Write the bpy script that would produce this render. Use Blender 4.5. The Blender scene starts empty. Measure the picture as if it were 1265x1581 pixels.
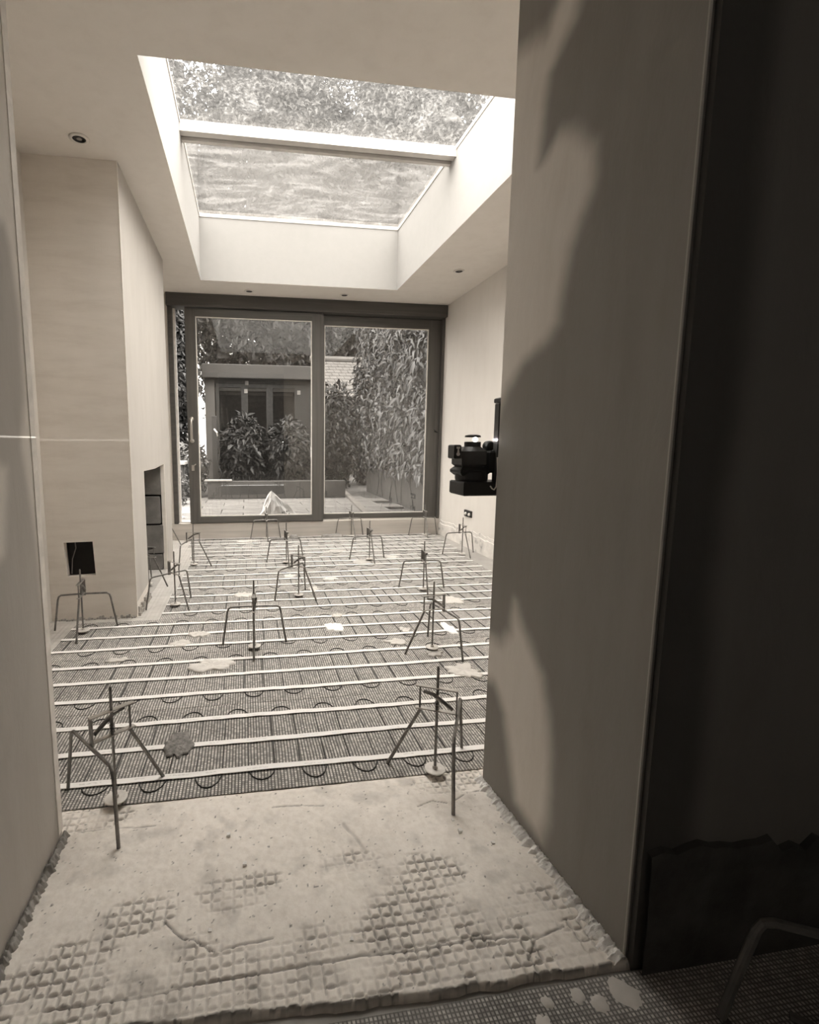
import bpy, math, random
import numpy as np
from mathutils import Vector, Matrix

SC = bpy.context.scene
COL = SC.collection

# ------------------------------------------------------------------ camera
F_PX, CX, CY, IW, IH = 772.129, 500.355, 783.297, 1265.0, 1581.0
cam_data = bpy.data.cameras.new('camera')
cam = bpy.data.objects.new('camera', cam_data)
COL.objects.link(cam)
cam_data.sensor_width = 36.0
cam_data.lens = F_PX * 36.0 / IH
cam_data.shift_x = (IW / 2 - CX) / IH
cam_data.shift_y = (CY - IH / 2) / IH
cam_data.clip_start = 0.02
cam_data.clip_end = 300
yaw, pitch, roll = 0.1523, -0.12842, 0.0041
fw = Vector((0.15150693, 0.98012505, -0.12806458)).normalized()
rt = Vector((0.98832669, -0.15230748, 0.00357603)).normalized()
up = rt.cross(fw).normalized()
cam.matrix_world = Matrix(((rt.x, up.x, -fw.x, 0), (rt.y, up.y, -fw.y, 0), (rt.z, up.z, -fw.z, 1.1), (0, 0, 0, 1)))
SC.camera = cam

# ------------------------------------------------------------------ sky and exposure
SC.view_settings.view_transform = 'Standard'
SC.view_settings.look = 'None'
SC.view_settings.gamma = 1.0
SC.view_settings.use_curve_mapping = False
SC.view_settings.exposure = 1.32
SC.cycles.use_denoising = True
SC.cycles.max_bounces = 14
SC.cycles.diffuse_bounces = 7
SC.cycles.glossy_bounces = 4
SC.cycles.transparent_max_bounces = 24
SC.cycles.transmission_bounces = 6
SC.cycles.caustics_reflective = False
SC.cycles.caustics_refractive = False
SC.cycles.sample_clamp_indirect = 8.0

SKY_STRENGTH = 5.5
world = bpy.data.worlds.new('overcast_sky')
SC.world = world
world.use_nodes = True
nt = world.node_tree
nt.nodes.clear()
n_out = nt.nodes.new('ShaderNodeOutputWorld')
n_bg = nt.nodes.new('ShaderNodeBackground')
n_tc = nt.nodes.new('ShaderNodeTexCoord')
n_sep = nt.nodes.new('ShaderNodeSeparateXYZ')
n_map = nt.nodes.new('ShaderNodeMapRange')          # overcast sky: the zenith three times the horizon
n_map.inputs[1].default_value = 0.0
n_map.inputs[2].default_value = 1.0
n_map.inputs[3].default_value = 1.0 / 3.0
n_map.inputs[4].default_value = 1.0
n_mul = nt.nodes.new('ShaderNodeMath')
n_mul.operation = 'MULTIPLY'
n_mul.inputs[1].default_value = SKY_STRENGTH
n_bg.inputs['Color'].default_value = (1.0, 0.965, 0.91, 1)
nt.links.new(n_tc.outputs['Generated'], n_sep.inputs[0])
nt.links.new(n_sep.outputs['Z'], n_map.inputs[0])
nt.links.new(n_map.outputs[0], n_mul.inputs[0])
nt.links.new(n_mul.outputs[0], n_bg.inputs['Strength'])
nt.links.new(n_bg.outputs[0], n_out.inputs[0])


# ------------------------------------------------------------------ helpers: nodes and materials
def S(v, k=1.0):
    """warm grey of the toned photograph"""
    return (v, v * (1 - 0.05 * k), v * (1 - 0.108 * k), 1)


class NT:
    def __init__(self, name):
        self.m = bpy.data.materials.new(name)
        self.m.use_nodes = True
        self.t = self.m.node_tree
        self.t.nodes.clear()
        self.out = self.t.nodes.new('ShaderNodeOutputMaterial')
        self.b = self.t.nodes.new('ShaderNodeBsdfPrincipled')
        self.t.links.new(self.b.outputs[0], self.out.inputs[0])
        self.tc = self.t.nodes.new('ShaderNodeTexCoord')

    def link(self, a, b):
        self.t.links.new(a, b)

    def node(self, typ, **kw):
        n = self.t.nodes.new(typ)
        for k, v in kw.items():
            setattr(n, k, v)
        return n

    def noise(self, scale, detail=4, rough=0.55, stretch=None, distortion=0.0, src=None):
        n = self.node('ShaderNodeTexNoise')
        n.inputs['Scale'].default_value = scale
        n.inputs['Detail'].default_value = detail
        n.inputs['Roughness'].default_value = rough
        n.inputs['Distortion'].default_value = distortion
        v = src or self.tc.outputs['Object']
        if stretch:
            mp = self.node('ShaderNodeMapping')
            mp.inputs['Scale'].default_value = stretch
            self.link(v, mp.inputs[0])
            v = mp.outputs[0]
        self.link(v, n.inputs['Vector'])
        return n.outputs[0]

    def ramp(self, fac, stops):
        r = self.node('ShaderNodeValToRGB')
        e = r.color_ramp.elements
        e[0].position, e[0].color = stops[0]
        e[1].position, e[1].color = stops[-1]
        for p, c in stops[1:-1]:
            x = e.new(p)
            x.color = c
        self.link(fac, r.inputs[0])
        return r.outputs[0]

    def math(self, op, a, b=None, c=None):
        n = self.node('ShaderNodeMath', operation=op)
        for i, x in enumerate((a, b, c)):
            if x is None:
                continue
            if isinstance(x, (int, float)):
                n.inputs[i].default_value = x
            else:
                self.link(x, n.inputs[i])
        return n.outputs[0]

    def mix(self, fac, a, b, mode='MIX'):
        n = self.node('ShaderNodeMix', data_type='RGBA', blend_type=mode)
        for i, x in ((0, fac), (6, a), (7, b)):
            if isinstance(x, (int, float)):
                n.inputs[i].default_value = x
            elif isinstance(x, tuple):
                n.inputs[i].default_value = x
            else:
                self.link(x, n.inputs[i])
        return n.outputs[2]

    def xyz(self):
        s = self.node('ShaderNodeSeparateXYZ')
        self.link(self.tc.outputs['Object'], s.inputs[0])
        return s.outputs

    def color(self, c):
        if isinstance(c, tuple):
            self.b.inputs['Base Color'].default_value = c
        else:
            self.link(c, self.b.inputs['Base Color'])
        return self

    def rough(self, r, metal=0.0, spec=0.5):
        if isinstance(r, (int, float)):
            self.b.inputs['Roughness'].default_value = r
        else:
            self.link(r, self.b.inputs['Roughness'])
        self.b.inputs['Metallic'].default_value = metal
        self.b.inputs['Specular IOR Level'].default_value = spec
        return self

    def bump(self, h, strength=0.3, dist=0.01):
        n = self.node('ShaderNodeBump')
        n.inputs['Strength'].default_value = strength
        n.inputs['Distance'].default_value = dist
        self.link(h, n.inputs['Height'])
        self.link(n.outputs[0], self.b.inputs['Normal'])
        return self


def simple(name, v, rough=0.7, metal=0.0, var=0.25, scale=12, bump=0.15, k=1.0, stretch=None, spec=0.4):
    m = NT(name)
    n = m.noise(scale, 5, 0.6, stretch)
    m.color(m.ramp(n, [(0.25, S(v * (1 - var), k)), (0.75, S(v * (1 + var), k))]))
    m.rough(rough, metal, spec)
    if bump:
        m.bump(m.noise(scale * 4, 4, 0.6, stretch), bump, 0.004)
    return m.m


def plaster(name, dry, wet_or_shade, edge=None, bump=0.12, rough=0.75, tone_mix=0.65, st=(1.0, 1.0, 0.25)):
    """skimmed plaster: trowel marks, cloudy drying patches. edge = (axis, at, width, wobble) where damp plaster or painted shade begins"""
    m = NT(name)
    big = m.noise(1.6, 4, 0.6, (1, 1, 0.45), 0.6)
    fine = m.noise(9, 6, 0.65, st, 0.3)
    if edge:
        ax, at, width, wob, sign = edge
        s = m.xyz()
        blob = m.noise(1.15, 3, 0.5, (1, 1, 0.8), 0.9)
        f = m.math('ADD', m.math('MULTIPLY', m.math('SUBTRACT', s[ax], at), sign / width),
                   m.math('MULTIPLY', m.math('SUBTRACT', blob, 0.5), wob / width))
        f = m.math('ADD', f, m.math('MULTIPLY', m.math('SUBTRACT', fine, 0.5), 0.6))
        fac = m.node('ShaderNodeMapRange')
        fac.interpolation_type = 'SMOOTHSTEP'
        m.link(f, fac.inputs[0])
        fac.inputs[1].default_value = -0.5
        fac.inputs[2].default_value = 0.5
        base = m.mix(fac.outputs[0], S(dry), S(wet_or_shade))
    else:
        base = m.ramp(big, [(0.3, S(wet_or_shade)), (0.7, S(dry))])
    tone = m.ramp(fine, [(0.2, S(0.72)), (0.5, S(0.9, 0.4)), (0.8, S(1.0, 0.2))])
    m.color(m.mix(tone_mix, base, tone, 'MULTIPLY'))
    m.rough(rough, 0, 0.3)
    m.bump(m.noise(14, 6, 0.65, (1, 1, 0.35), 0.4), bump, 0.01)
    return m.m


def timber(name, v, axis, rough=0.5, contrast=0.35):
    m = NT(name)
    st = [26, 26, 26]
    st[axis] = 1.1
    n = m.noise(1.0, 6, 0.6, tuple(st), 0.5)
    n2 = m.noise(2.2, 3, 0.5)
    c = m.ramp(n, [(0.25, S(v * (1 - contrast))), (0.55, S(v)), (0.8, S(v * (1 + contrast)))])
    m.color(m.mix(0.5, c, m.ramp(n2, [(0.3, S(0.75)), (0.7, S(1.0))]), 'MULTIPLY'))
    m.rough(rough, 0, 0.35)
    m.bump(n, 0.12, 0.003)
    return m.m


def clear_glass(name, tint=0.9, dirt_or_shade=0.05, ior=1.5, refl=1.0):
    m = NT(name)
    tr = m.node('ShaderNodeBsdfTransparent')
    tr.inputs[0].default_value = (tint, tint * 0.985, tint * 0.965, 1)
    gl = m.node('ShaderNodeBsdfGlossy')
    gl.inputs['Roughness'].default_value = 0.0
    gl.inputs[0].default_value = (refl, refl, refl, 1)
    fr = m.node('ShaderNodeFresnel')
    fr.inputs[0].default_value = ior
    mx = m.node('ShaderNodeMixShader')
    m.link(fr.outputs[0], mx.inputs[0])
    m.link(tr.outputs[0], mx.inputs[1])
    m.link(gl.outputs[0], mx.inputs[2])
    df = m.node('ShaderNodeBsdfDiffuse')
    df.inputs[0].default_value = S(0.5)
    mx2 = m.node('ShaderNodeMixShader')
    n = m.noise(3, 5, 0.6, (1, 1, 0.3))
    m.link(m.math('MULTIPLY', n, dirt_or_shade * 2), mx2.inputs[0])
    m.link(mx.outputs[0], mx2.inputs[1])
    m.link(df.outputs[0], mx2.inputs[2])
    m.link(mx2.outputs[0], m.out.inputs[0])
    m.t.nodes.remove(m.b)
    return m.m


def dusty_glass(name, swirl):
    """rooflight pane, outside grime: film + specks (upper), washed-about smears (lower)"""
    m = NT(name)
    tr = m.node('ShaderNodeBsdfTransparent')
    tr.inputs[0].default_value = (0.93, 0.92, 0.9, 1)
    tl = m.node('ShaderNodeBsdfTranslucent')
    tl.inputs[0].default_value = S(0.55, 0.5)
    gl = m.node('ShaderNodeBsdfGlossy')
    gl.inputs['Roughness'].default_value = 0.02
    fr = m.node('ShaderNodeFresnel')
    fr.inputs[0].default_value = 1.45
    if swirl:
        a = m.noise(1.5, 8, 0.68, (0.8, 2.4, 1), 2.2)
        b = m.noise(16, 6, 0.7, (0.5, 1.6, 1), 1.0)
        f = m.math('ADD', m.math('MULTIPLY', a, 0.75), m.math('MULTIPLY', b, 0.25))
        fac = m.ramp(f, [(0.40, (0.02, 0.02, 0.02, 1)), (0.5, (0.07, 0.07, 0.07, 1)), (0.6, (0.24, 0.24, 0.24, 1))])
    else:
        a = m.noise(5, 8, 0.7, None, 0.6)
        b = m.noise(42, 4, 0.7)
        f = m.math('ADD', m.math('MULTIPLY', a, 0.5), m.math('MULTIPLY', b, 0.5))
        fac = m.ramp(f, [(0.36, (0.03, 0.03, 0.03, 1)), (0.53, (0.08, 0.08, 0.08, 1)), (0.64, (0.22, 0.22, 0.22, 1))])
    mx = m.node('ShaderNodeMixShader')
    m.link(fac, mx.inputs[0])
    m.link(tr.outputs[0], mx.inputs[1])
    m.link(tl.outputs[0], mx.inputs[2])
    mx2 = m.node('ShaderNodeMixShader')
    m.link(m.math('MULTIPLY', fr.outputs[0], 0.6), mx2.inputs[0])
    m.link(mx.outputs[0], mx2.inputs[1])
    m.link(gl.outputs[0], mx2.inputs[2])
    m.link(mx2.outputs[0], m.out.inputs[0])
    m.t.nodes.remove(m.b)
    return m.m


def mesh_sheet_mat(name, light, dark, px, py, wx, wy, soft=0.2):
    """woven glass-fibre mesh over the pale underlay: flat print of fine threads and unequal cells"""
    m = NT(name)
    s = m.xyz()
    wob = m.noise(2.6, 2)
    cu = m.math('ADD', m.math('DIVIDE', s[0], px), m.math('MULTIPLY', wob, 1.2))
    cv = m.math('ADD', m.math('DIVIDE', s[1], py), m.math('MULTIPLY', wob, 1.2))

    def lines(c, w):
        d = m.math('ABSOLUTE', m.math('SUBTRACT', m.math('FRACT', c), 0.5))
        r = m.node('ShaderNodeMapRange')
        r.interpolation_type = 'SMOOTHSTEP'
        m.link(m.math('SUBTRACT', 0.5, d), r.inputs[0])
        r.inputs[1].default_value = w * 0.5 - soft * 0.5
        r.inputs[2].default_value = w * 0.5 + soft * 0.5
        r.inputs[3].default_value = 1
        r.inputs[4].default_value = 0
        return r.outputs[0]
    k = m.math('MAXIMUM', lines(cu, wx), m.math('MULTIPLY', lines(cv, wy), 0.8))
    cell = m.node('ShaderNodeCombineXYZ')
    m.link(m.math('FLOOR', cu), cell.inputs[0])
    m.link(m.math('FLOOR', cv), cell.inputs[1])
    wn_ = m.node('ShaderNodeTexWhiteNoise', noise_dimensions='2D')
    m.link(cell.outputs[0], wn_.inputs[0])
    patch = m.math('ADD', m.math('MULTIPLY', m.noise(2.2, 5, 0.65), 0.7), m.math('MULTIPLY', wn_.outputs[0], 0.45))
    lightc = m.ramp(patch, [(0.3, S(light * 0.6)), (0.6, S(light)), (0.78, S(min(light * 1.35, .85)))])
    darkc = m.ramp(m.noise(5, 3), [(0.3, S(dark * 0.7)), (0.7, S(dark * 1.6))])
    m.color(m.mix(m.math('MULTIPLY', k, 0.93), lightc, darkc))
    m.rough(0.75, 0, 0.3)
    m.bump(k, 0.4, 0.002)
    return m.m


M = {}
M['white_wall'] = plaster('painted plaster, mist coat', 0.71, 0.68, None, 0.05, 0.8, 0.28)
M['ceiling'] = plaster('ceiling plaster', 0.83, 0.80, None, 0.04, 0.85, 0.3)
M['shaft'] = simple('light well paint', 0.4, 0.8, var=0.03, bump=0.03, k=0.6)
M['chimney'] = plaster('fresh grey plaster', 0.86, 0.78, None, 0.12, .75, .65, (.3, 1, 1.6))
M['chimney_face'] = plaster('pale mist coat on chimney breast', 0.57, 0.53, None, 0.06, 0.8, .4)
M['pier_right'] = plaster('damp pink plaster, right', 0.74, 0.24, (1, 1.17, 0.10, 1.2, -1), 0.3, 0.5)
M['pier_left'] = plaster('damp pink plaster, left', 0.6, 0.42, (1, 1.12, 0.12, 0.6, -1), 0.25, 0.6)
M['dark_wall'] = plaster('old plaster with painted shadow band', 0.13, 0.06, (0, 0.9, 0.08, 0.1, -1), 0.3)  # soft shadow beside the pier painted in as a darker band
M['rough_brick'] = simple('rough brickwork below plaster', 0.045, 0.9, var=0.5, scale=9, bump=0.8)
M['pale_bounce'] = simple('pale bounce finish', 0.6, 0.9, var=0.3)  # unseen walls made pale to bounce light back onto the doorway
M['void'] = simple('near-black void fill', 0.012, 0.95, var=0.3, bump=0)
M['block'] = simple('aerated concrete block', 0.2, 0.95, var=0.35, scale=7, bump=0.7)
M['screed'] = simple('pale screed', 0.36, 0.9, var=0.13, scale=7, bump=0.25)
M['slab'] = simple('grey subfloor', 0.3, 0.9, var=0.2, scale=8)
M['bead'] = simple('galvanised plaster bead', 0.85, 0.5, var=0.15, scale=20)
M['oak_dark'] = timber('brown stained timber upright', 0.105, 2)
M['oak_dark_x'] = timber('brown stained timber rail', 0.105, 0)
M['header'] = timber('dark timber header', 0.085, 0)
M['upstand'] = timber('pale softwood board', 0.5, 0, 0.7, 0.16)
M['steel'] = simple('bare steel rod', 0.2, 0.42, 0.75, var=0.4, scale=30)
M['zinc'] = simple('zinc plated flat bar', 0.42, 0.38, 0.8, var=0.25, scale=25)
M['disc'] = simple('plastered zinc disc', 0.55, 0.6, 0.2, var=0.2, scale=30)
M['black'] = simple('black rubbery plastic', 0.012, 0.5, var=0.3, scale=20, bump=0.1)
M['charcoal'] = simple('charcoal plastic', 0.035, 0.45, var=0.3, scale=20, bump=0.1)
M['cable'] = simple('dark heating cable', 0.035, 0.5, var=0.2, bump=0)
M['dull_steel'] = simple('dull dark steel', 0.1, 0.6, 0.3, var=0.3, scale=20)
M['white_plastic'] = simple('white plastic', 0.75, 0.4, var=0.05, bump=0)
M['chrome'] = simple('brushed nickel', 0.6, 0.3, 1.0, var=0.08)
M['lamp_grey'] = simple('unlit lamp face', 0.3, 0.2, 0.3, var=0.2)
M['mortar'] = simple('dried adhesive', 0.56, 0.95, var=0.14, scale=16, bump=0.5)
M['mortar_grey'] = simple('grey adhesive', 0.3, 0.95, var=0.3, scale=16, bump=0.5)
M['scuff'] = simple('scuffed dark compound', 0.2, 0.95, var=0.6, scale=60, bump=0.8)
M['mortar_dull'] = simple('dull adhesive', 0.42, 0.95, var=0.2, scale=16, bump=0.5)
M['bare_mat'] = simple('bare pocket mat', 0.46, 0.8, var=0.15, scale=5, bump=0.1)
M['crumb'] = simple('white plaster crumb', 0.82, 0.9, var=0.1, scale=30, bump=0.6, k=0.5)
M['glass'] = clear_glass('tinted door pane', 0.66, 0.012, 2.1)
M['far_glass'] = clear_glass('dark garden room pane', 0.55, 0.02, 1.6)
M['roof_pane_upper'] = dusty_glass('speckled dusty rooflight pane', False)
M['roof_pane_lower'] = dusty_glass('smeared dusty rooflight pane', True)
M['alu'] = simple('pale aluminium bar', 0.62, 0.45, 0.2, var=0.08)
M['mesh'] = mesh_sheet_mat('heating mat mesh', 0.5, 0.06, 0.0108, 0.0095, 0.42, 0.25)
M['mesh_dark'] = mesh_sheet_mat('grubby mesh', 0.42, 0.09, 0.0085, 0.0085, 0.4, 0.4)
# foliage
M['leaf'] = simple('glossy climbing leaf', 0.029, 0.3, var=0.65, scale=7, bump=0, spec=0.6)
M['leaf_dark'] = simple('dark hedge leaf', 0.022, 0.5, var=0.5, scale=3, bump=0)
M['leaf_pale'] = simple('pale shrub leaf', 0.1, 0.5, var=0.4, scale=4, bump=0)
M['leaf_tree'] = simple('tree leaf', 0.035, 0.5, var=0.5, scale=1.5, bump=0)
M['bark'] = simple('bark', 0.05, 0.9, var=0.4, scale=8, bump=0.6)
M['garden_wall'] = simple('weathered garden wall render', 0.075, 0.9, var=0.35, scale=3, bump=0.5)
M['paving'] = simple('weathered paving', 0.17, 0.9, var=0.4, scale=2.6, bump=0.4, stretch=(1, 2.2, 1))
M['soil'] = simple('garden soil', 0.07, 0.95, var=0.5, scale=6, bump=0.8)
M['fascia'] = simple('grey fascia board', 0.055, 0.7, var=0.15, scale=3)
M['garden_frame'] = simple('dark garden room frame', 0.03, 0.5, var=0.2)
M['render_pale'] = simple('pale rendered column', 0.14, 0.85, var=0.25, scale=3)
M['roof_tile'] = simple('clay roof tile', 0.12, 0.8, var=0.35, scale=6)
M['timber_out'] = timber('outdoor timber', 0.2, 1, 0.8)
M['white_sack'] = simple('white woven sack', 0.93, 0.6, var=0.08, scale=8, bump=0.3, k=0.5)
M['ink'] = simple('grey print', 0.09, 0.8, var=0.2, bump=0)
M['coping'] = simple('pale coping', 0.35, 0.8, var=0.15)

# tape: white with a faint row of tiny print
_m = NT('white fixing tape')
_s = _m.xyz()
_cell = _m.noise(1.0, 3, 0.7, (110, 260, 1))
_word = _m.noise(1.0, 0, 0.5, (11, 2, 1))
_row = _m.math('LESS_THAN', _m.math('ABSOLUTE', _s[1]), 0.003)
_ink = _m.math('MULTIPLY', _m.math('MULTIPLY', _m.math('GREATER_THAN', _cell, 0.5), _m.math('GREATER_THAN', _word, 0.52)), _row)
_m.color(_m.mix(_m.math('MULTIPLY', _ink, 0.45), S(0.8, 0.5), S(0.3)))
_m.rough(0.5, 0, 0.4)
M['tape'] = _m.m

# doorway compound: groove shade and caught dust painted as one dark tone (vertex attribute painted from the relief's own cavities)
_m = NT('doorway adhesive')
_a = _m.node('ShaderNodeAttribute', attribute_name='dirt_or_shade')
_n = _m.noise(5, 6, 0.65)
_n2 = _m.noise(60, 3, 0.6)
_c = _m.ramp(_n, [(0.28, S(0.72)), (0.5, S(0.82)), (0.72, S(0.88))])
_c = _m.mix(0.5, _c, _m.ramp(_n2, [(0.3, S(0.8)), (0.6, S(1.0, 0.3))]), 'MULTIPLY')
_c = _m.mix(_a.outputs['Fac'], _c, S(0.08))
_m.color(_c).rough(0.9, 0, 0.25)
_m.bump(_m.noise(120, 4, 0.6), 0.25, 0.002)
M['doorway'] = _m.m


# ------------------------------------------------------------------ helpers: geometry
class MB:
    def __init__(self):
        self.v, self.f = [], []

    def add(self, vs, fs):
        o = len(self.v)
        self.v += [tuple(p) for p in vs]
        self.f += [tuple(i + o for i in q) for q in fs]
        return self

    def box(self, x0, x1, y0, y1, z0, z1):
        vs = [(x, y, z) for x in (x0, x1) for y in (y0, y1) for z in (z0, z1)]
        return self.add(vs, [(0, 1, 3, 2), (4, 6, 7, 5), (0, 4, 5, 1), (2, 3, 7, 6), (0, 2, 6, 4), (1, 5, 7, 3)])

    def cham(self, x0, x1, y0, y1, z0, z1, c=0.004):
        """box with chamfered long edges on all sides"""
        c = min(c, (x1 - x0) * .4, (y1 - y0) * .4, (z1 - z0) * .4)
        rings = []
        for z, k in ((z0, c), (z0 + c, 0), (z1 - c, 0), (z1, c)):
            rings.append([(x0 + k, y0 + k + (c if not k else 0) * 0, z), (x1 - k, y0 + k, z), (x1 - k, y1 - k, z), (x0 + k, y1 - k, z)])
        vs = [p for r in rings for p in r]
        fs = [(3, 2, 1, 0), (12, 13, 14, 15)]
        for r in range(3):
            for i in range(4):
                j = (i + 1) % 4
                fs.append((r * 4 + i, r * 4 + j, r * 4 + 4 + j, r * 4 + 4 + i))
        return self.add(vs, fs)

    def prism(self, poly, z0, z1):
        n = len(poly)
        vs = [(x, y, z0) for x, y in poly] + [(x, y, z1) for x, y in poly]
        fs = [tuple(range(n - 1, -1, -1)), tuple(range(n, 2 * n))]
        for i in range(n):
            j = (i + 1) % n
            fs.append((i, j, n + j, n + i))
        return self.add(vs, fs)

    def tube(self, pts, r, n=8, caps=True):
        pts = [Vector(p) for p in pts]
        rs = r if isinstance(r, (list, tuple)) else [r] * len(pts)
        vs, fs = [], []
        prev = None
        for i, p in enumerate(pts):
            d = (pts[min(i + 1, len(pts) - 1)] - pts[max(i - 1, 0)]).normalized()
            if prev is None:
                a = d.cross(Vector((0, 0, 1)) if abs(d.z) < 0.9 else Vector((1, 0, 0))).normalized()
            else:
                a = (prev - d * prev.dot(d)).normalized()
            prev = a
            b = d.cross(a)
            for k in range(n):
                t = 2 * math.pi * k / n
                vs.append(p + a * (math.cos(t) * rs[i]) + b * (math.sin(t) * rs[i]))
        for i in range(len(pts) - 1):
            for k in range(n):
                l = (k + 1) % n
                fs.append((i * n + k, i * n + l, (i + 1) * n + l, (i + 1) * n + k))
        if caps:
            fs.append(tuple(range(n - 1, -1, -1)))
            fs.append(tuple((len(pts) - 1) * n + k for k in range(n)))
        return self.add(vs, fs)

    def lathe(self, prof, c=(0, 0, 0), n=20, axis='z'):
        vs, fs = [], []
        for r, h in prof:
            for k in range(n):
                t = 2 * math.pi * k / n
                a, b = r * math.cos(t), r * math.sin(t)
                p = (a, b, h) if axis == 'z' else ((h, a, b) if axis == 'x' else (a, h, b))
                vs.append((p[0] + c[0], p[1] + c[1], p[2] + c[2]))
        for i in range(len(prof) - 1):
            for k in range(n):
                l = (k + 1) % n
                fs.append((i * n + k, i * n + l, (i + 1) * n + l, (i + 1) * n + k))
        if prof[0][0] > 1e-6:
            fs.append(tuple(range(n - 1, -1, -1)))
        if prof[-1][0] > 1e-6:
            fs.append(tuple((len(prof) - 1) * n + k for k in range(n)))
        return self.add(vs, fs)

    def build(self, name, m, parent=None, smooth=False, mats=None, loc=None):
        me = bpy.data.meshes.new(name)
        me.from_pydata(self.v, [], self.f)
        me.validate()
        me.materials.append(m)
        if smooth:
            for p in me.polygons:
                p.use_smooth = True
        import bmesh
        bm = bmesh.new()
        bm.from_mesh(me)
        bmesh.ops.recalc_face_normals(bm, faces=bm.faces)
        bm.to_mesh(me)
        bm.free()
        o = bpy.data.objects.new(name, me)
        COL.objects.link(o)
        if parent is not None:
            o.parent = parent
        if loc is not None:
            o.location = loc
        return o


def np_mesh(name, v, f, m, parent=None, smooth=False, attr=None):
    """v (n,3) array, f (k,4) or (k,3) array"""
    me = bpy.data.meshes.new(name)
    k, c = f.shape
    me.vertices.add(len(v))
    me.vertices.foreach_set('co', np.asarray(v, np.float32).ravel())
    me.loops.add(k * c)
    me.loops.foreach_set('vertex_index', f.astype(np.int32).ravel())
    me.polygons.add(k)
    me.polygons.foreach_set('loop_start', np.arange(0, k * c, c, dtype=np.int32))
    if smooth:
        me.polygons.foreach_set('use_smooth', np.ones(k, bool))
    me.update(calc_edges=True)
    me.validate()
    if attr is not None:
        a = me.attributes.new('dirt_or_shade', 'FLOAT', 'POINT')
        a.data.foreach_set('value', np.asarray(attr, np.float32))
    me.materials.append(m)
    o = bpy.data.objects.new(name, me)
    COL.objects.link(o)
    if parent is not None:
        o.parent = parent
    return o


def empty(name, loc=(0, 0, 0), rz=0.0):
    o = bpy.data.objects.new(name, None)
    o.empty_display_size = 0.1
    COL.objects.link(o)
    o.location = loc
    o.rotation_euler = (0, 0, rz)
    return o


def tag(o, label=None, cat=None, group=None, kind=None):
    for k, v in (('label', label), ('category', cat), ('group', group), ('kind', kind)):
        if v:
            o[k] = v
    return o


def copy_tree(o, parent=None):
    c = o.copy()
    COL.objects.link(c)
    c.parent = parent
    for ch in list(o.children):
        copy_tree(ch, c)
    return c


rng = np.random.default_rng(7)
random.seed(7)


def vnoise(x, y, seed=0, scale=1.0, octaves=4, gain=0.5):
    """smooth value noise on arrays, 0..1"""
    r = np.random.default_rng(seed)
    g = r.random((256, 256))
    out, amp, tot = 0, 1.0, 0
    fx, fy = x * scale, y * scale
    for _ in range(octaves):
        xi, yi = np.floor(fx).astype(int), np.floor(fy).astype(int)
        tx, ty = fx - xi, fy - yi
        tx, ty = tx * tx * (3 - 2 * tx), ty * ty * (3 - 2 * ty)
        a, b = g[xi % 256, yi % 256], g[(xi + 1) % 256, yi % 256]
        c, d = g[xi % 256, (yi + 1) % 256], g[(xi + 1) % 256, (yi + 1) % 256]
        out = out + amp * ((a * (1 - tx) + b * tx) * (1 - ty) + (c * (1 - tx) + d * tx) * ty)
        tot += amp
        amp *= gain
        fx, fy = fx * 2.03 + 17.3, fy * 2.03 + 5.1
    return out / tot


def leaves(n, pos, nrm, length, width, droop=0.4, seed=1):
    """n leaf blades (two quads each, folded on the midrib) at pos, facing nrm"""
    r = np.random.default_rng(seed)
    nrm = nrm / (np.linalg.norm(nrm, axis=1, keepdims=True) + 1e-9)
    d = r.normal(size=(n, 3))
    d[:, 2] -= droop * 2
    d -= nrm * (d * nrm).sum(1, keepdims=True)
    d /= np.linalg.norm(d, axis=1, keepdims=True) + 1e-9
    s = np.cross(nrm, d)
    L = length * (0.6 + 0.8 * r.random((n, 1)))
    W = width * (0.6 + 0.8 * r.random((n, 1)))
    up_ = nrm * W * 0.35
    base, tip = pos, pos + d * L - nrm * L * 0.15
    mid = pos + d * L * 0.45 + nrm * L * 0.08
    l, q = mid + s * W * 0.5 + up_, mid - s * W * 0.5 + up_
    v = np.stack([base, l, tip, q, mid], 1).reshape(-1, 3)
    i = np.arange(n)[:, None] * 5
    f = np.concatenate([i + np.array([[0, 4, 1]]), i + np.array([[4, 2, 1]]), i + np.array([[0, 3, 4]]), i + np.array([[4, 3, 2]])])
    return v, f


def blob_points(n, c, rad, seed, lump=0.35, shell=0.55):
    """points spread through a lumpy ellipsoid, denser to its skin"""
    r = np.random.default_rng(seed)
    d = r.normal(size=(n, 3))
    d /= np.linalg.norm(d, axis=1, keepdims=True)
    lum = vnoise(d[:, 0] + d[:, 2] * 1.7 + 5, d[:, 1] - d[:, 2] * 0.9 + 9, seed, 2.6, 3)
    k = (1 - lump + lump * 2 * lum) * (shell + (1 - shell) * r.random(n) ** 0.6)
    p = d * k[:, None] * np.array(rad) + np.array(c)
    nm = d + r.normal(size=(n, 3)) * 0.55
    return p, nm


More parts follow.
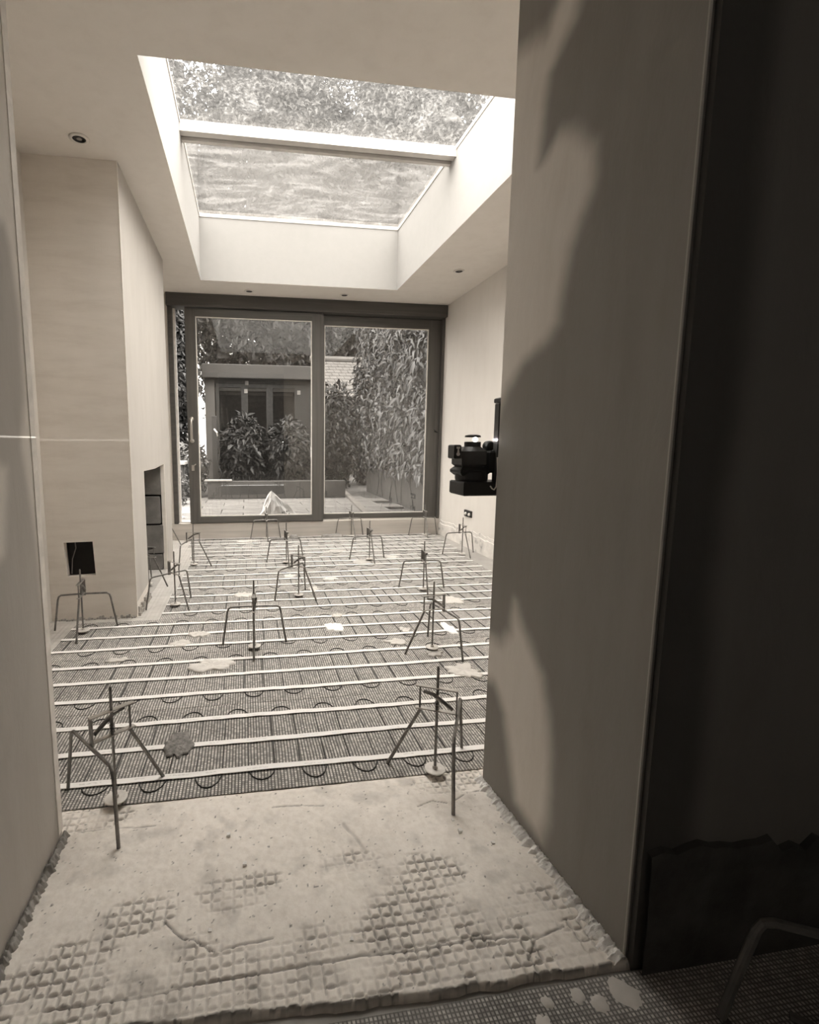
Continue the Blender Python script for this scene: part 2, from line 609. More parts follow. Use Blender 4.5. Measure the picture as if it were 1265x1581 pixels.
def shrub(name, label, cat, c, rad, n, leaf, m, seed, group=None, trunk=None, droop=0.3):
    t = empty(name, (c[0], c[1], 0.15))
    p, nm = blob_points(n, (0, 0, c[2] - 0.15), rad, seed)
    v, f = leaves(n, p, nm, leaf[0], leaf[1], droop, seed)
    np_mesh('foliage', v, f, m, t)['kind'] = 'stuff'
    mb = MB()
    rr = trunk or 0.03
    top = c[2] - 0.15
    mb.tube([(0, 0, -0.02), (0.02, 0.01, top * 0.4), (0, 0, top)], [rr, rr * .8, rr * .5], 7)
    for a in range(5):
        t2 = a * 1.3 + seed
        mb.tube([(0, 0, top * 0.5), (math.cos(t2) * rad[0] * .4, math.sin(t2) * rad[1] * .4, top), (math.cos(t2) * rad[0] * .7, math.sin(t2) * rad[1] * .7, top + rad[2] * .4)], [rr * .6, rr * .4, rr * .15], 5)
    mb.build('trunk' if trunk else 'stem', M['bark'], t)
    return tag(t, label, cat, group)


def structure(o):
    o['kind'] = 'structure'
    return o


# ------------------------------------------------------------------ room dimensions (metres)
H, D, R = 2.669, 5.764, 2.313            # ceiling, garden door plane, right wall
LW = -1.2                                # left wall
SX0, SX1, SY0, SY1 = -0.415, 1.568, 2.355, 5.246   # light well
HG = 3.25                                # rooflight glass
CX1, CY0, CY1 = -0.696, 3.186, 4.746     # chimney breast
SILL = 0.188

# ------------------------------------------------------------------ floor
floor = structure(MB().box(LW - .2, R + .2, 1.40, D + .12, -0.12, 0.0).build('floor', M['screed']))
near = MB().box(-1.6, 2.6, -1.6, 0.84, -0.12, -0.012).build('floor_base', M['slab'], floor)

# ------------------------------------------------------------------ walls
mb = MB().box(R, R + .25, 1.4, D + .1, 0, HG)
wall_right = structure(mb.build('wall_right', M['white_wall']))
# rough band left at the foot of the right wall, top edge ragged
v, f = [], []
ys = np.linspace(1.45, D - 0.02, 90)
rr = np.random.default_rng(3)
for i, y in enumerate(ys):
    zt = 0.185 + 0.012 * rr.normal() * 0.5 + 0.01 * math.sin(y * 3)
    v += [(R, y, 0), (R - .012, y, 0.0), (R - .010, y, zt * .78), (R - .004, y, zt * .82), (R - .004, y, zt), (R + .001, y, zt + .004)]
for i in range(len(ys) - 1):
    for k in range(5):
        a = i * 6 + k
        f.append((a, a + 1, a + 7, a + 6))
_m = NT('patchy bonding coat')
_n = _m.noise(8, 5, 0.6)
_m.color(_m.ramp(_n, [(0.3, S(0.28)), (0.4, S(0.62)), (0.7, S(0.78))])).rough(0.9).bump(_n, 0.5, 0.01)
M['band'] = _m.m
MB().add(v, f).build('skirting_band', M['band'], wall_right)
wall_left = structure(MB().box(LW - .25, LW, 1.3, D + .1, 0, HG).build('wall_left', M['white_wall']))
# wall to the left of the garden door and the raised softwood upstand under it
wall_garden = structure(MB().box(LW, -0.815, D, D + .12, 0, HG).build('wall_garden', M['white_wall']))

# piers of the opening, each leaning a hair off square as built
PR = [(0.749, 1.413), (0.783, 0.831), (3.0, 0.831), (3.0, 1.413)]
wall_opening_right = structure(MB().prism(PR, -0.01, HG).build('wall_opening_right', M['pier_right']))
PL = [(-0.526, 1.363), (-1.7, 1.363), (-1.7, 0.86), (-0.536, 0.86)]
wall_opening_left = structure(MB().prism(PL, -0.01, HG).build('wall_opening_left', M['pier_left']))
# metal corner beads on the arrises
MB().tube([(0.7835, 0.8315, 0.0), (0.7835, 0.8315, 2.4)], 0.003, 6).build('corner_bead', M['pier_left'], wall_opening_right)
MB().prism([(-0.523, 1.366), (-0.5235, 1.338), (-0.527, 1.338), (-0.527, 1.366)], 0.03, 2.42).build('corner_bead', M['bead'], wall_opening_left)


def poly_mask(a, b, poly, soft):
    inside = np.zeros(a.shape, bool)
    dist = np.full(a.shape, 9.0)
    for (x0, y0), (x1, y1) in zip(poly, poly[1:] + poly[:1]):
        c = ((y0 > b) != (y1 > b)) & (a < (x1 - x0) * (b - y0) / ((y1 - y0) or 1e-9) + x0)
        inside ^= c
        L2 = (x1 - x0) ** 2 + (y1 - y0) ** 2
        tt = np.clip(((a - x0) * (x1 - x0) + (b - y0) * (y1 - y0)) / L2, 0, 1)
        dist = np.minimum(dist, np.hypot(a - x0 - tt * (x1 - x0), b - y0 - tt * (y1 - y0)))
    return np.clip(.5 + np.where(inside, dist, -dist) / soft, 0, 1)


def drying_skin(parent, p0, p1, polys, soft, invert, m):
    """skim coat of a pier face, drying in patches: the stain is a vertex attribute"""
    a, b = np.meshgrid(np.linspace(0, 1, 110), np.linspace(0.0, 2.44, 330), indexing='ij')
    yy_ = p0[1] + (p1[1] - p0[1]) * a
    xx_ = p0[0] + (p1[0] - p0[0]) * a
    wy_ = yy_ + .022 * (vnoise(yy_, b, 71, 9, 4) - .5)
    wz_ = b + .06 * (vnoise(yy_ + 3, b, 72, 7, 4) - .5)
    k = np.zeros(a.shape)
    for q in polys:
        k = np.maximum(k, poly_mask(wy_, wz_, q, soft))
    k = k * k * (3 - 2 * k)
    k = k if invert else 1 - k
    k = np.clip(k + .10 * (vnoise(yy_ * 6, b * .8, 73, 3, 4) - .5), 0, 1)
    n0_, n1_ = a.shape
    i_, j_ = np.meshgrid(np.arange(n0_ - 1), np.arange(n1_ - 1), indexing='ij')
    q = (i_ * n1_ + j_).ravel()
    return np_mesh('plaster_skin', np.stack([xx_.ravel(), yy_.ravel(), b.ravel()], 1), np.stack([q, q + 1, q + n1_ + 1, q + n1_], 1), m, parent, True, k.ravel())


def skin_mat(name, dry, wet_or_shade):
    m = NT(name)
    at_ = m.node('ShaderNodeAttribute', attribute_name='dirt_or_shade')
    fine = m.noise(9, 6, 0.65, (1.0, 1.0, 0.25), 0.3)
    m.color(m.mix(.6, m.mix(at_.outputs['Fac'], S(dry), S(wet_or_shade)), m.ramp(fine, [(0.2, S(0.74)), (0.5, S(0.9, .4)), (0.8, S(1.0, .2))]), 'MULTIPLY'))
    m.rough(.6, 0, .3)
    m.bump(m.noise(14, 6, 0.65, (1, 1, 0.35), 0.4), .18, .01)
    return m.m


DRY_R = [[(1.286, 2.109), (1.209, 2.16), (1.152, 2.25), (1.10, 2.3), (1.177, 2.06), (1.263, 2.021), (1.275, 1.947), (1.283, 1.87), (1.29, 1.819), (1.256, 1.82), (1.206, 1.842), (1.154, 1.809),
          (1.085, 1.735), (1.084, 1.661), (1.119, 1.622), (1.145, 1.559), (1.155, 1.5), (1.173, 1.398), (1.225, 1.354), (1.309, 1.32), (1.378, 1.266), (1.43, 1.186), (1.497, 1.17), (1.522, 1.847), (1.505, 2.16), (1.40, 2.15)],
         [(1.523, 0.504), (1.352, 0.515), (1.3, 0.556), (1.291, 0.646), (1.259, 0.6), (1.198, 0.538), (1.147, 0.481), (1.119, 0.406), (1.102, 0.272), (1.093, 0.133), (1.116, 0.036), (1.233, 0.06), (1.268, 0.159), (1.311, 0.298), (1.377, 0.368), (1.506, 0.328)]]
WET_L = [[(1.286, 1.577), (1.31, 1.53), (1.327, 1.377), (1.319, 1.226), (1.288, 1.103), (1.316, 0.945), (1.334, 0.828), (1.339, 0.691), (1.354, 0.455), (1.369, 0.279), (1.348, -0.05), (0.7, -0.05), (0.7, 0.75), (1.168, 0.863), (1.208, 1.046), (1.0, 1.1), (0.9, 1.5)]]
e_ = 0.0012
drying_skin(wall_opening_right, (0.749 - e_, 1.413), (0.783 - e_, 0.831), DRY_R, .075, False, skin_mat('drying plaster, right pier', .72, .26))
drying_skin(wall_opening_left, (-0.526 + e_, 1.363), (-0.536 + e_, 0.86), WET_L, .05, True, skin_mat('drying plaster, left pier', .78, .5))
lintel = structure(MB().box(-1.7, 3.0, 0.84, 1.41, 2.44, HG).build('wall_opening_top', M['chimney']))

# the dark room the photograph is taken from
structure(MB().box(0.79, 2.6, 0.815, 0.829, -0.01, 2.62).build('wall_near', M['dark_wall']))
wn = bpy.data.objects['wall_near']
xs = np.linspace(0.80, 2.5, 60)
v, f = [], []
for i, x in enumerate(xs):
    zt = 0.262 + 0.012 * math.sin(x * 9) + 0.008 * rr.normal()
    v += [(x, 0.818, -0.01), (x, 0.8, -0.01), (x, 0.801 - .004 * rr.random(), zt * .5), (x, 0.803, zt), (x, 0.818, zt + .006)]
for i in range(len(xs) - 1):
    for k in range(4):
        a = i * 5 + k
        f.append((a, a + 5, a + 6, a + 1))
MB().add(v, f).build('rough_base', M['rough_brick'], wn)
structure(MB().box(2.6, 2.75, -1.75, 0.83, -0.01, 2.7).build('wall_near_right', M['pale_bounce']))
structure(MB().box(-1.85, -1.7, -1.75, 0.87, -0.01, 2.7).build('wall_near_left', M['pale_bounce']))
structure(MB().box(-1.85, 2.75, -1.9, -1.75, -0.01, 2.7).build('wall_back', M['pale_bounce']))
structure(MB().box(-1.85, 3.0, -1.9, 0.84, 2.66, 2.8).build('ceiling_near', M['pale_bounce']))

# ------------------------------------------------------------------ ceiling with light well
mb = MB()
mb.box(LW - .25, SX0 - .02, 1.36, D + .35, H, HG - .02)
mb.box(SX1 + .02, R + .25, 1.36, D + .35, H, HG - .02)
mb.box(SX0 - .02, SX1 + .02, 1.36, SY0 - .02, H, HG - .02)
mb.box(SX0 - .02, SX1 + .02, SY1 + .02, D + .35, H, HG - .02)
for q in ((SX0 - .02, SX0, SY0 - .02, SY1 + .02), (SX1, SX1 + .02, SY0 - .02, SY1 + .02), (SX0, SX1, SY0 - .02, SY0), (SX0, SX1, SY1, SY1 + .02)):
    mb.box(*q, H, H + .002)
ceiling = structure(mb.build('ceiling', M['ceiling']))
mb = MB()
e = -0.0010
mb.box(SX0 - .02, SX0, SY0 - .02, SY1 + .02, H - e, HG)
mb.box(SX1, SX1 + .02, SY0 - .02, SY1 + .02, H - e, HG)
mb.box(SX0, SX1, SY0 - .02, SY0, H - e, HG)
mb.box(SX0, SX1, SY1, SY1 + .02, H - e, HG)
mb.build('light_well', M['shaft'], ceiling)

# rooflight: two panes, a glazing bar across, thin edge frame
window_1 = structure(MB().box(SX0 - .1, SX1 + .1, 3.80, 3.86, HG - .05, HG + .02).build('window_1', M['alu']))
MB().box(SX0, SX1, 3.865, 3.90, HG - .03, HG + .02).build('glazing_bar', M['shaft'], window_1)
MB().box(SX0, SX1, 3.905, 3.94, HG - .052, HG + .02).build('glazing_bar', M['alu'], window_1)
mb = MB()
mb.box(SX0 - .1, SX0 + .006, SY0 - .1, SY1 + .1, HG, HG + .028)
mb.box(SX1 - .006, SX1 + .1, SY0 - .1, SY1 + .1, HG, HG + .028)
mb.box(SX0 - .1, SX1 + .1, SY1 - .006, SY1 + .1, HG, HG + .028)
mb.box(SX0 - .1, SX1 + .1, SY0 - .1, SY0 + .006, HG, HG + .028)
mb.build('edge_frame', M['alu'], window_1)


def pane(name, corners, m, parent):
    return MB().add(corners, [(0, 1, 2, 3)]).build(name, m, parent)


pane('rooflight_pane', [(SX0, SY0, HG + .03), (SX1, SY0, HG + .03), (SX1, 3.87, HG + .03), (SX0, 3.87, HG + .03)], M['roof_pane_upper'], window_1)
pane('rooflight_pane', [(SX0, 3.87, HG + .03), (SX1, 3.87, HG + .03), (SX1, SY1, HG + .03), (SX0, SY1, HG + .03)], M['roof_pane_lower'], window_1)

# ------------------------------------------------------------------ chimney breast (front cheek with a knocked-through hole, fireplace opening in its side)
HX0, HX1, HZ0, HZ1 = -1.101, -0.935, 0.282, 0.495
FY0, FY1, FZ = 3.575, 4.42, 0.905
mb = MB()
t = 0.03
# front cheek, four slabs round the hole
hole_poly = [(-1.096, 0.279), (-0.931, 0.285), (-0.939, 0.496), (-1.106, 0.493)]
outer = [(LW, 0.0), (CX1, 0.0), (CX1, H), (LW, H)]
vs = [(x, CY0, z) for x, z in outer] + [(x, CY0, z) for x, z in hole_poly] + [(x, CY0 + .05, z) for x, z in hole_poly]
fs = []
for i in range(4):
    j = (i + 1) % 4
    fs += [(i, j, 4 + j, 4 + i), (4 + i, 4 + j, 8 + j, 8 + i)]
mb.add(vs, fs)
# right face with the opening
op = [(FY0, 0.0), (FY0, 0.903), (4.0, 0.899), (FY1, 0.915), (FY1, 0.0)]
vs = [(CX1, CY0, 0), (CX1, FY0, 0), (CX1, FY0, .903), (CX1, FY1, .915), (CX1, FY1, 0), (CX1, CY1, 0), (CX1, CY1, H), (CX1, CY0, H), (CX1, 4.0, .899)]
fs = [(0, 1, 2, 7), (7, 2, 8, 6), (8, 3, 6), (3, 4, 5, 6)]
mb.add(vs, fs)
# far end, thin reveals round the opening
mb.add([(CX1, CY1, 0), (LW, CY1, 0), (LW, CY1, H), (CX1, CY1, H)], [(0, 1, 2, 3)])
vs = [(CX1, y, z) for y, z in ((FY0, 0), (FY0, .903), (4.0, .899), (FY1, .915), (FY1, 0))]
vs += [(CX1 - .03, y, z) for y, z in ((FY0, 0), (FY0, .903), (4.0, .899), (FY1, .915), (FY1, 0))]
mb.add(vs, [(i, i + 1, i + 6, i + 5) for i in range(4)])
wall_chimney = structure(mb.build('wall_chimney', M['chimney']))
# whiter mist coat on the face towards the room
mb = MB()
vs = [(CX1 + .0015, CY0 + .004, 0.10), (CX1 + .0015, FY0 - .01, 0.12), (CX1 + .0015, FY0 - .01, .903), (CX1 + .0015, FY1 + .02, .915), (CX1 + .0015, FY1 + .02, 0.02),
      (CX1 + .0015, CY1, 0.02), (CX1 + .0015, CY1, H), (CX1 + .0015, CY0 + .004, H), (CX1 + .0015, 4.0, .905)]
mb.add(vs, [(0, 1, 2, 7), (7, 2, 8, 6), (8, 3, 6), (3, 4, 5, 6)])
mb.build('painted_face', M['chimney_face'], wall_chimney)
MB().tube([(CX1, CY0, 0.05), (CX1, CY0, H)], 0.003, 6).build('corner_bead', M['bead'], wall_chimney)
# near-black box standing in for the void behind the hole
mb = MB()
mb.box(LW + .005, CX1 - .2, CY0 + .05, CY0 + .30, 0.2, 0.6)
o = mb.build('flue_void', M['void'], wall_chimney)
MB().tube([(-1.08, CY0 + .035, .29), (-1.075, CY0 + .045, .38), (-1.05, CY0 + .04, .45), (-1.055, CY0 + .045, .50)], 0.003, 6).build('loose_wire', M['lamp_grey'], wall_chimney)
# firebox: block courses on the far reveal, dark back and near reveal
for i, (z0, z1) in enumerate(((0.0, 0.135), (0.145, 0.392), (0.404, 0.641), (0.655, 0.9))):
    dx = (0.0, 0.012, -0.006, 0.004)[i]
    MB().cham(-1.19, CX1 - .036 + dx, FY1 - .012 + dx * .3, FY1 + .10, z0, z1, 0.006).build('concrete_block', M['block'], wall_chimney)
MB().box(-1.19, CX1 - .05, FY1 + .02, FY1 + .11, 0, .9).build('mortar_bed', M['void'], wall_chimney)
for z0, z1 in ((0.0, 0.21), (0.222, 0.435), (0.447, 0.665), (0.677, 0.9)):
    MB().cham(-1.195, -1.12, FY0, 4.0, z0, z1, .006).build('concrete_block', M['block'], wall_chimney)
    MB().cham(-1.195, -1.12, 4.012, FY1 - .02, z0, z1, .006).build('concrete_block', M['block'], wall_chimney)
MB().box(-1.19, CX1 - .03, FY0 - .08, FY0, 0, .9).build('firebox_side', M['block'], wall_chimney)
MB().box(-1.19, CX1 - .03, FY0 - .08, FY1 + .1, .92, .98).build('firebox_lintel', M['block'], wall_chimney)
# broken plaster along the foot of the breast
mb = MB()
for i in range(46):
    y = CY0 + 0.02 + i * 0.0082
    s = 0.006 + .008 * rr.random()
    mb.cham(CX1 - .004, CX1 + .004 + s, y, y + .007 + s * .4, 0, .02 + .05 * rr.random(), .002)
for i in range(30):
    x = LW + .02 + i * .016
    s = 0.006 + .008 * rr.random()
    mb.cham(x, x + .012, CY0 - s, CY0 + .003, 0, .008 + .02 * rr.random(), .002)
mb.build('ragged_plaster_foot', M['mortar_dull'], wall_chimney)['kind'] = 'stuff'

# ------------------------------------------------------------------ garden door
door_1 = structure(MB().cham(-0.818, R - .002, D - .075, D + .12, 2.535, H - .001, .006).build('door_1', M['header']))
structure(MB().cham(-0.86, R - .001, D - .012, D + .1, -0.01, SILL, .004).build('trim_1', M['upstand']))
MB().cham(-0.812, -0.765, D - .02, D + .1, SILL, 2.536, .004).build('door_frame', M['header'], door_1)
MB().box(-0.765, -0.742, D + .045, D + .1, SILL, 2.536).build('door_frame', M['bead'], door_1)
MB().cham(2.285, R - .003, D - .01, D + .1, SILL, 2.536, .004).build('door_frame', M['oak_dark'], door_1)
MB().box(-0.74, 2.285, D + .03, D + .1, SILL, SILL + .012).build('track', M['alu'], door_1)


def leaf_panel(x0, x1, y0, y1, z0, z1, st_l, st_r, rail_t, rail_b, handle):
    root = MB().cham(x0, x0 + st_l, y0, y1, z0, z1, .004).build('sliding_leaf', M['oak_dark'], door_1)
    MB().cham(x1 - st_r, x1, y0, y1, z0, z1, .004).build('stile', M['oak_dark'], root)
    MB().cham(x0 + st_l, x1 - st_r, y0 + .004, y1 - .004, z1 - rail_t, z1, .004).build('top_rail', M['oak_dark_x'], root)
    MB().cham(x0 + st_l, x1 - st_r, y0 + .004, y1 - .004, z0, z0 + rail_b, .004).build('bottom_rail', M['oak_dark_x'], root)
    ym = (y0 + y1) / 2
    a, b, c, d = x0 + st_l, x1 - st_r, z0 + rail_b, z1 - rail_t
    pane('pane', [(a, ym, c), (b, ym, c), (b, ym, d), (a, ym, d)], M['glass'], root)
    mb = MB()
    g = .011
    mb.box(a, a + g, ym - .012, ym - .004, c, d)
    mb.box(b - g, b, ym - .012, ym - .004, c, d)
    mb.box(a + g, b - g, ym - .012, ym - .004, d - g, d)
    mb.box(a + g, b - g, ym - .012, ym - .004, c, c + g * .8)
    mb.build('glazing_bead', M['bead'], root)
    return root


slide = leaf_panel(-0.635, 0.876, D - .03, D + .025, SILL + .004, 2.53, .112, .13, .085, .075, True)
fixed = leaf_panel(0.80, 2.285, D + .04, D + .09, SILL + .004, 2.53, .096, .15, .11, .07, False)
fixed.name = 'fixed_leaf'
hp = [(-0.59, D - .03, 1.355), (-0.59, D - .065, 1.35), (-0.59, D - .075, 1.33), (-0.59, D - .075, 1.14), (-0.59, D - .065, 1.12), (-0.59, D - .03, 1.115)]
MB().tube(hp, 0.014, 10).lathe([(0, -.036), (.024, -.036), (.024, -.029), (0, -.029)], (-.59, D, 1.355), 14, 'y').lathe([(0, -.036), (.024, -.036), (.024, -.029), (0, -.029)], (-.59, D, 1.115), 14, 'y').build('pull_handle', M['chrome'], slide, True)
mb = MB()
mb.cham(-0.605, -0.575, D - .036, D - .029, .785, .85, .003)
mb.tube([(-0.59, D - .034, .835), (-0.59, D - .05, .835), (-0.555, D - .055, .86)], .006, 8)
mb.build('door_lock', M['chrome'], slide)

# ------------------------------------------------------------------ doorway floor: adhesive with the pocket mat showing through
NX, NY = 440, 226
gx = np.linspace(-0.56, 0.80, NX)
gy = np.linspace(0.805, 1.482, NY)
X, Y = np.meshgrid(gx, gy, indexing='ij')
z = 0.006 + 0.007 * (vnoise(X, Y, 11, 5, 4) - 0.5) + 0.0035 * (vnoise(X, Y, 12, 30, 4) - 0.5)
# worn areas where the pockets show
show = 0.62 * (vnoise(X, Y, 5, 7.5, 3) - 0.5) * 2 + np.clip((1.03 - Y) / 0.10, -0.9, 0.55) - 0.02
for px, py, r in ((-0.264, 1.082, .07), (-0.05, 1.109, .07), (0.255, 1.15, .07), (0.44, 1.095, .09), (0.38, 1.0, .11), (0.62, 1.425, .09), (0.70, 1.44, .08), (-0.47, 1.43, .09), (-0.37, 1.02, .06), (0.02, 1.14, .05), (-0.15, 0.92, .12)):
    show = np.maximum(show, 1.0 - ((X - px) ** 2 * .5 + (Y - py) ** 2 * 1.6) / r ** 2 + 0.7 * (vnoise(X, Y, 6, 14, 3) - .55))
show = np.clip(show * 2.2, 0, 1)
P = 0.0262
ca, sa = math.cos(0.02), math.sin(0.02)
U, V = (X * ca + Y * sa) / P, (-X * sa + Y * ca) / P
fu, fv = U - np.floor(U), V - np.floor(V)
du, dv = np.minimum(fu, 1 - fu), np.minimum(fv, 1 - fv)
lens = lambda d, t: np.clip(1 - (d / (0.012 + 0.2 * np.sin(np.pi * t))) ** 2, 0, 1)
groove = np.maximum(lens(du, fv), lens(dv, fu))
cellid = vnoise(np.floor(U), np.floor(V), 21, 0.77, 1)
groove = groove * show * np.clip(0.15 + 1.3 * cellid, 0, 1) * np.clip(vnoise(X, Y, 23, 9, 3) * 3.2 - .75, 0.05, 1)
z -= 0.0065 * groove
dirt_or_shade = 0.6 * groove ** 1.5  # lens-shaped shade of the grooves painted in, with dust
cracks = ([(-0.123, 0.915), (0.008, 0.916), (0.103, 0.916), (0.181, 0.917), (0.227, 0.919), (0.34, 0.915), (0.488, 0.918), (0.583, 0.908)],
          [(-0.201, 1.063), (-0.158, 1.014), (-0.132, 1.007), (-0.087, 0.973), (-0.025, 0.982), (0.039, 0.985)],
          [(0.059, 1.392), (0.137, 1.388), (0.215, 1.377)], [(0.497, 1.329), (0.55, 1.343), (0.59, 1.329)],
          [(-0.489, 1.374), (-0.401, 1.371), (-0.276, 1.367)],
          [(0.261, 1.294), (0.279, 1.25), (0.3, 1.183)], [(0.613, 1.334), (0.672, 1.363), (0.732, 1.369)],
          [(-0.40, 0.91), (-0.2, 0.905), (-0.123, 0.915)], [(0.58, 0.86), (0.62, 0.9), (0.70, 0.915)])
cw = (.0022, .0016, .0014, .0012, .0012, .0045, .0016, .0014, .002)
wob = 0.006 * (vnoise(X, Y, 33, 25, 3) - .5)
for c, w in zip(cracks, cw):
    dmin = np.full(X.shape, 9.0)
    for (ax, ay), (bx, by) in zip(c[:-1], c[1:]):
        L2 = (bx - ax) ** 2 + (by - ay) ** 2
        tt = np.clip(((X - ax) * (bx - ax) + (Y - ay) * (by - ay)) / L2, 0, 1)
        dmin = np.minimum(dmin, np.hypot(X - ax - tt * (bx - ax) + wob, Y - ay - tt * (by - ay) + wob))
    g = np.clip(1.3 - dmin / (w * 1.3), 0, 1)
    z -= 0.004 * g
    dirt_or_shade = np.maximum(dirt_or_shade, g * (0.75 if w < .0034 else 0.25))
specks = vnoise(X, Y, 44, 120, 2)
dirt_or_shade = np.maximum(dirt_or_shade, np.clip((specks - 0.835) * 14, 0, .8))
dirt_or_shade = np.clip(dirt_or_shade + 0.22 * np.clip((vnoise(X, Y, 45, 18, 4) - .56) * 5, 0, 1), 0, 1)
# broken front edge falling to the lower floor of the dark room
edge = 0.829 + 0.012 * (vnoise(X, Y * 0, 50, 18, 4) - .5) + np.interp(X, [-.56, -.2, .2, .76, .8], [.034, .03, .006, -.004, -.004])
drop = np.clip((edge - Y) / 0.006, 0, 1)
z = z * (1 - drop) + (-0.02) * drop
rim = np.clip(1 - np.abs(Y - edge - .001) / .005, 0, 1)
dirt_or_shade = np.maximum(dirt_or_shade, rim * 0.9 * (vnoise(X, Y, 51, 30, 2) > .42))
# feather out under the heating mat
z = np.where(Y > 1.45, z * np.clip((1.482 - Y) / .03, .05, 1), z)
i, j = np.meshgrid(np.arange(NX - 1), np.arange(NY - 1), indexing='ij')
a = (i * NY + j).ravel()
quad = np.stack([a, a + NY, a + NY + 1, a + 1], 1)
o = np_mesh('doorway_compound', np.stack([X.ravel(), Y.ravel(), z.ravel()], 1), quad, M['doorway'], None, True, dirt_or_shade.ravel())
tag(o, 'trowelled beige adhesive patch across the doorway with square pocket pattern showing through', 'floor patch', kind='stuff')

# pocketed uncoupling mat left bare along the chimney side of the room
gx = np.arange(LW, -0.42, 0.0078)
gy = np.arange(1.47, D - .02, 0.0078)
X, Y = np.meshgrid(gx, gy, indexing='ij')
fu, fv = X / P - np.floor(X / P), Y / P - np.floor(Y / P)
gr = np.maximum(np.clip(1 - np.minimum(fu, 1 - fu) / .17, 0, 1), np.clip(1 - np.minimum(fv, 1 - fv) / .17, 0, 1))
ok = ~((X < CX1 - .005) & (Y > CY0 - .004) & (Y < CY1 + .004))
z = 0.0042 - 0.0035 * gr + .001 * vnoise(X, Y, 3, 8, 3)
z = np.where(ok, z, -0.004)
n0, n1 = X.shape
i, j = np.meshgrid(np.arange(n0 - 1), np.arange(n1 - 1), indexing='ij')
a = (i * n1 + j).ravel()
quad = np.stack([a, a + n1, a + n1 + 1, a + 1], 1)
o = np_mesh('uncoupling_mat', np.stack([X.ravel(), Y.ravel(), z.ravel()], 1), quad, M['bare_mat'], None, False)
tag(o, 'bare square-pocketed beige uncoupling mat along the chimney breast', 'floor mat', kind='stuff')

# meshed floor of the dark room
o = MB().box(0.10, 2.5, -1.0, 0.812, -0.014, -0.004).build('reinforcing_mesh', M['mesh_dark'])
tag(o, 'dirty grey fine reinforcing mesh on the floor in front of the threshold edge', 'floor mat')


for x, y, q, lab in ((.643, .785, .014, 'pale splat on the dark mesh left of the pier corner, lower one'), (.677, .765, .017, 'pale splat on the dark mesh nearest the pier corner'),
                  (.574, .783, .012, 'leftmost small pale splat on the dark mesh'), (.548, .750, .016, 'pale splat on the dark mesh at the very front'), (.74, .775, .028, 'broad dull smear on the dark mesh under the pier corner')):
    th = np.linspace(0, 2 * math.pi, 20, endpoint=False)
    rad = q * (.6 + .8 * vnoise(np.cos(th) * 2 + 4, np.sin(th) * 2 + 4, int(x * 999), 1.3, 3))
    v = [(0, 0, .004)] + [(rad[k] * .7 * math.cos(th[k]), rad[k] * .7 * math.sin(th[k]), .0032) for k in range(20)] + [(rad[k] * math.cos(th[k]), rad[k] * math.sin(th[k]), 0) for k in range(20)]
    f = [(0, 1 + k, 1 + (k + 1) % 20) for k in range(20)] + [(1 + k, 21 + k, 21 + (k + 1) % 20, 1 + (k + 1) % 20) for k in range(20)]
    tag(MB().add(v, f).build('adhesive_splat', M['mortar'], None, True, loc=(x, y, -.004)), lab, 'splat', 'pale splats on the dark mesh')

# ------------------------------------------------------------------ plaster debris along both piers
def debris(name, label, p0, p1, w, h, n, m, seed, side):
    r = np.random.default_rng(seed)
    p0, p1 = np.array(p0), np.array(p1)
    d = (p1 - p0) / np.linalg.norm(p1 - p0)
    nn = np.array([-d[1], d[0]]) * side
    t_ = np.linspace(0, 1, n)
    rows = 7
    V_ = []
    prof = 0.35 + 1.3 * vnoise(t_ * 46, t_ * 0, seed, 1, 5, .65)
    for i_, t in enumerate(t_):
        b = p0 + (p1 - p0) * t
        for k in range(rows):
            q = k / (rows - 1)
            ww = w * prof[i_] * q
            hh = h * (0.4 + prof[i_]) * math.sin(math.pi * (0.25 + .75 * q)) * (0.75 + 0.5 * r.random()) if k < rows - 1 else 0.001
            pt = b + nn * ww
            V_.append((pt[0], pt[1], max(hh, .001)))
    V_ = np.array(V_)
    i_, j_ = np.meshgrid(np.arange(n - 1), np.arange(rows - 1), indexing='ij')
    a_ = (i_ * rows + j_).ravel()
    o_ = np_mesh(name, V_, np.stack([a_, a_ + rows, a_ + rows + 1, a_ + 1], 1), m)
    return tag(o_, label, 'debris')


debris('plaster_debris', 'crumbling white plaster line along the foot of the right-hand pier', (0.752, 1.42), (0.786, 0.825), .034, .012, 240, M['crumb'], 4, -1)
debris('plaster_debris', 'grey ragged mortar line along the foot of the left-hand pier', (-0.524, 1.365), (-0.535, 0.86), .022, .016, 150, M['mortar_grey'], 5, 1)

chips = [((-0.067, 1.299), 'white plaster crumb on the doorway floor nearest the left tripod', .006),
         ((-0.022, 1.194), 'white plaster crumb left of centre on the doorway floor above the pocket pattern', .005),
         ((-0.099, 1.023), 'tiny white crumb beside the jagged crack in the doorway floor', .004),
         ((0.582, 1.216), 'largest white crumb below the front foot of the right tripod', .006),
         ((0.579, 1.259), 'small white crumb touching the front foot of the right tripod', .004),
         ((0.213, 0.956), 'white crumb by the long crack in the pocket pattern', .004),
         ((0.655, 1.163), 'white crumb close to the debris line of the right-hand pier', .004)]
for (x, y), lab, s in chips:
    mb = MB()
    vs = [(random.uniform(.7, 1.2) * s * a, random.uniform(.7, 1.2) * s * b, (s * 1.2 if c else 0) * random.uniform(.7, 1.1)) for a in (-1, 1) for b in (-1, 1) for c in (0, 1)]
    mb.add(vs, [(0, 1, 3, 2), (4, 6, 7, 5), (0, 4, 5, 1), (2, 3, 7, 6), (0, 2, 6, 4), (1, 5, 7, 3)])
    tag(mb.build('plaster_crumb', M['crumb'], loc=(x, y, 0.006)), lab, 'crumb', 'white crumbs on the doorway floor')

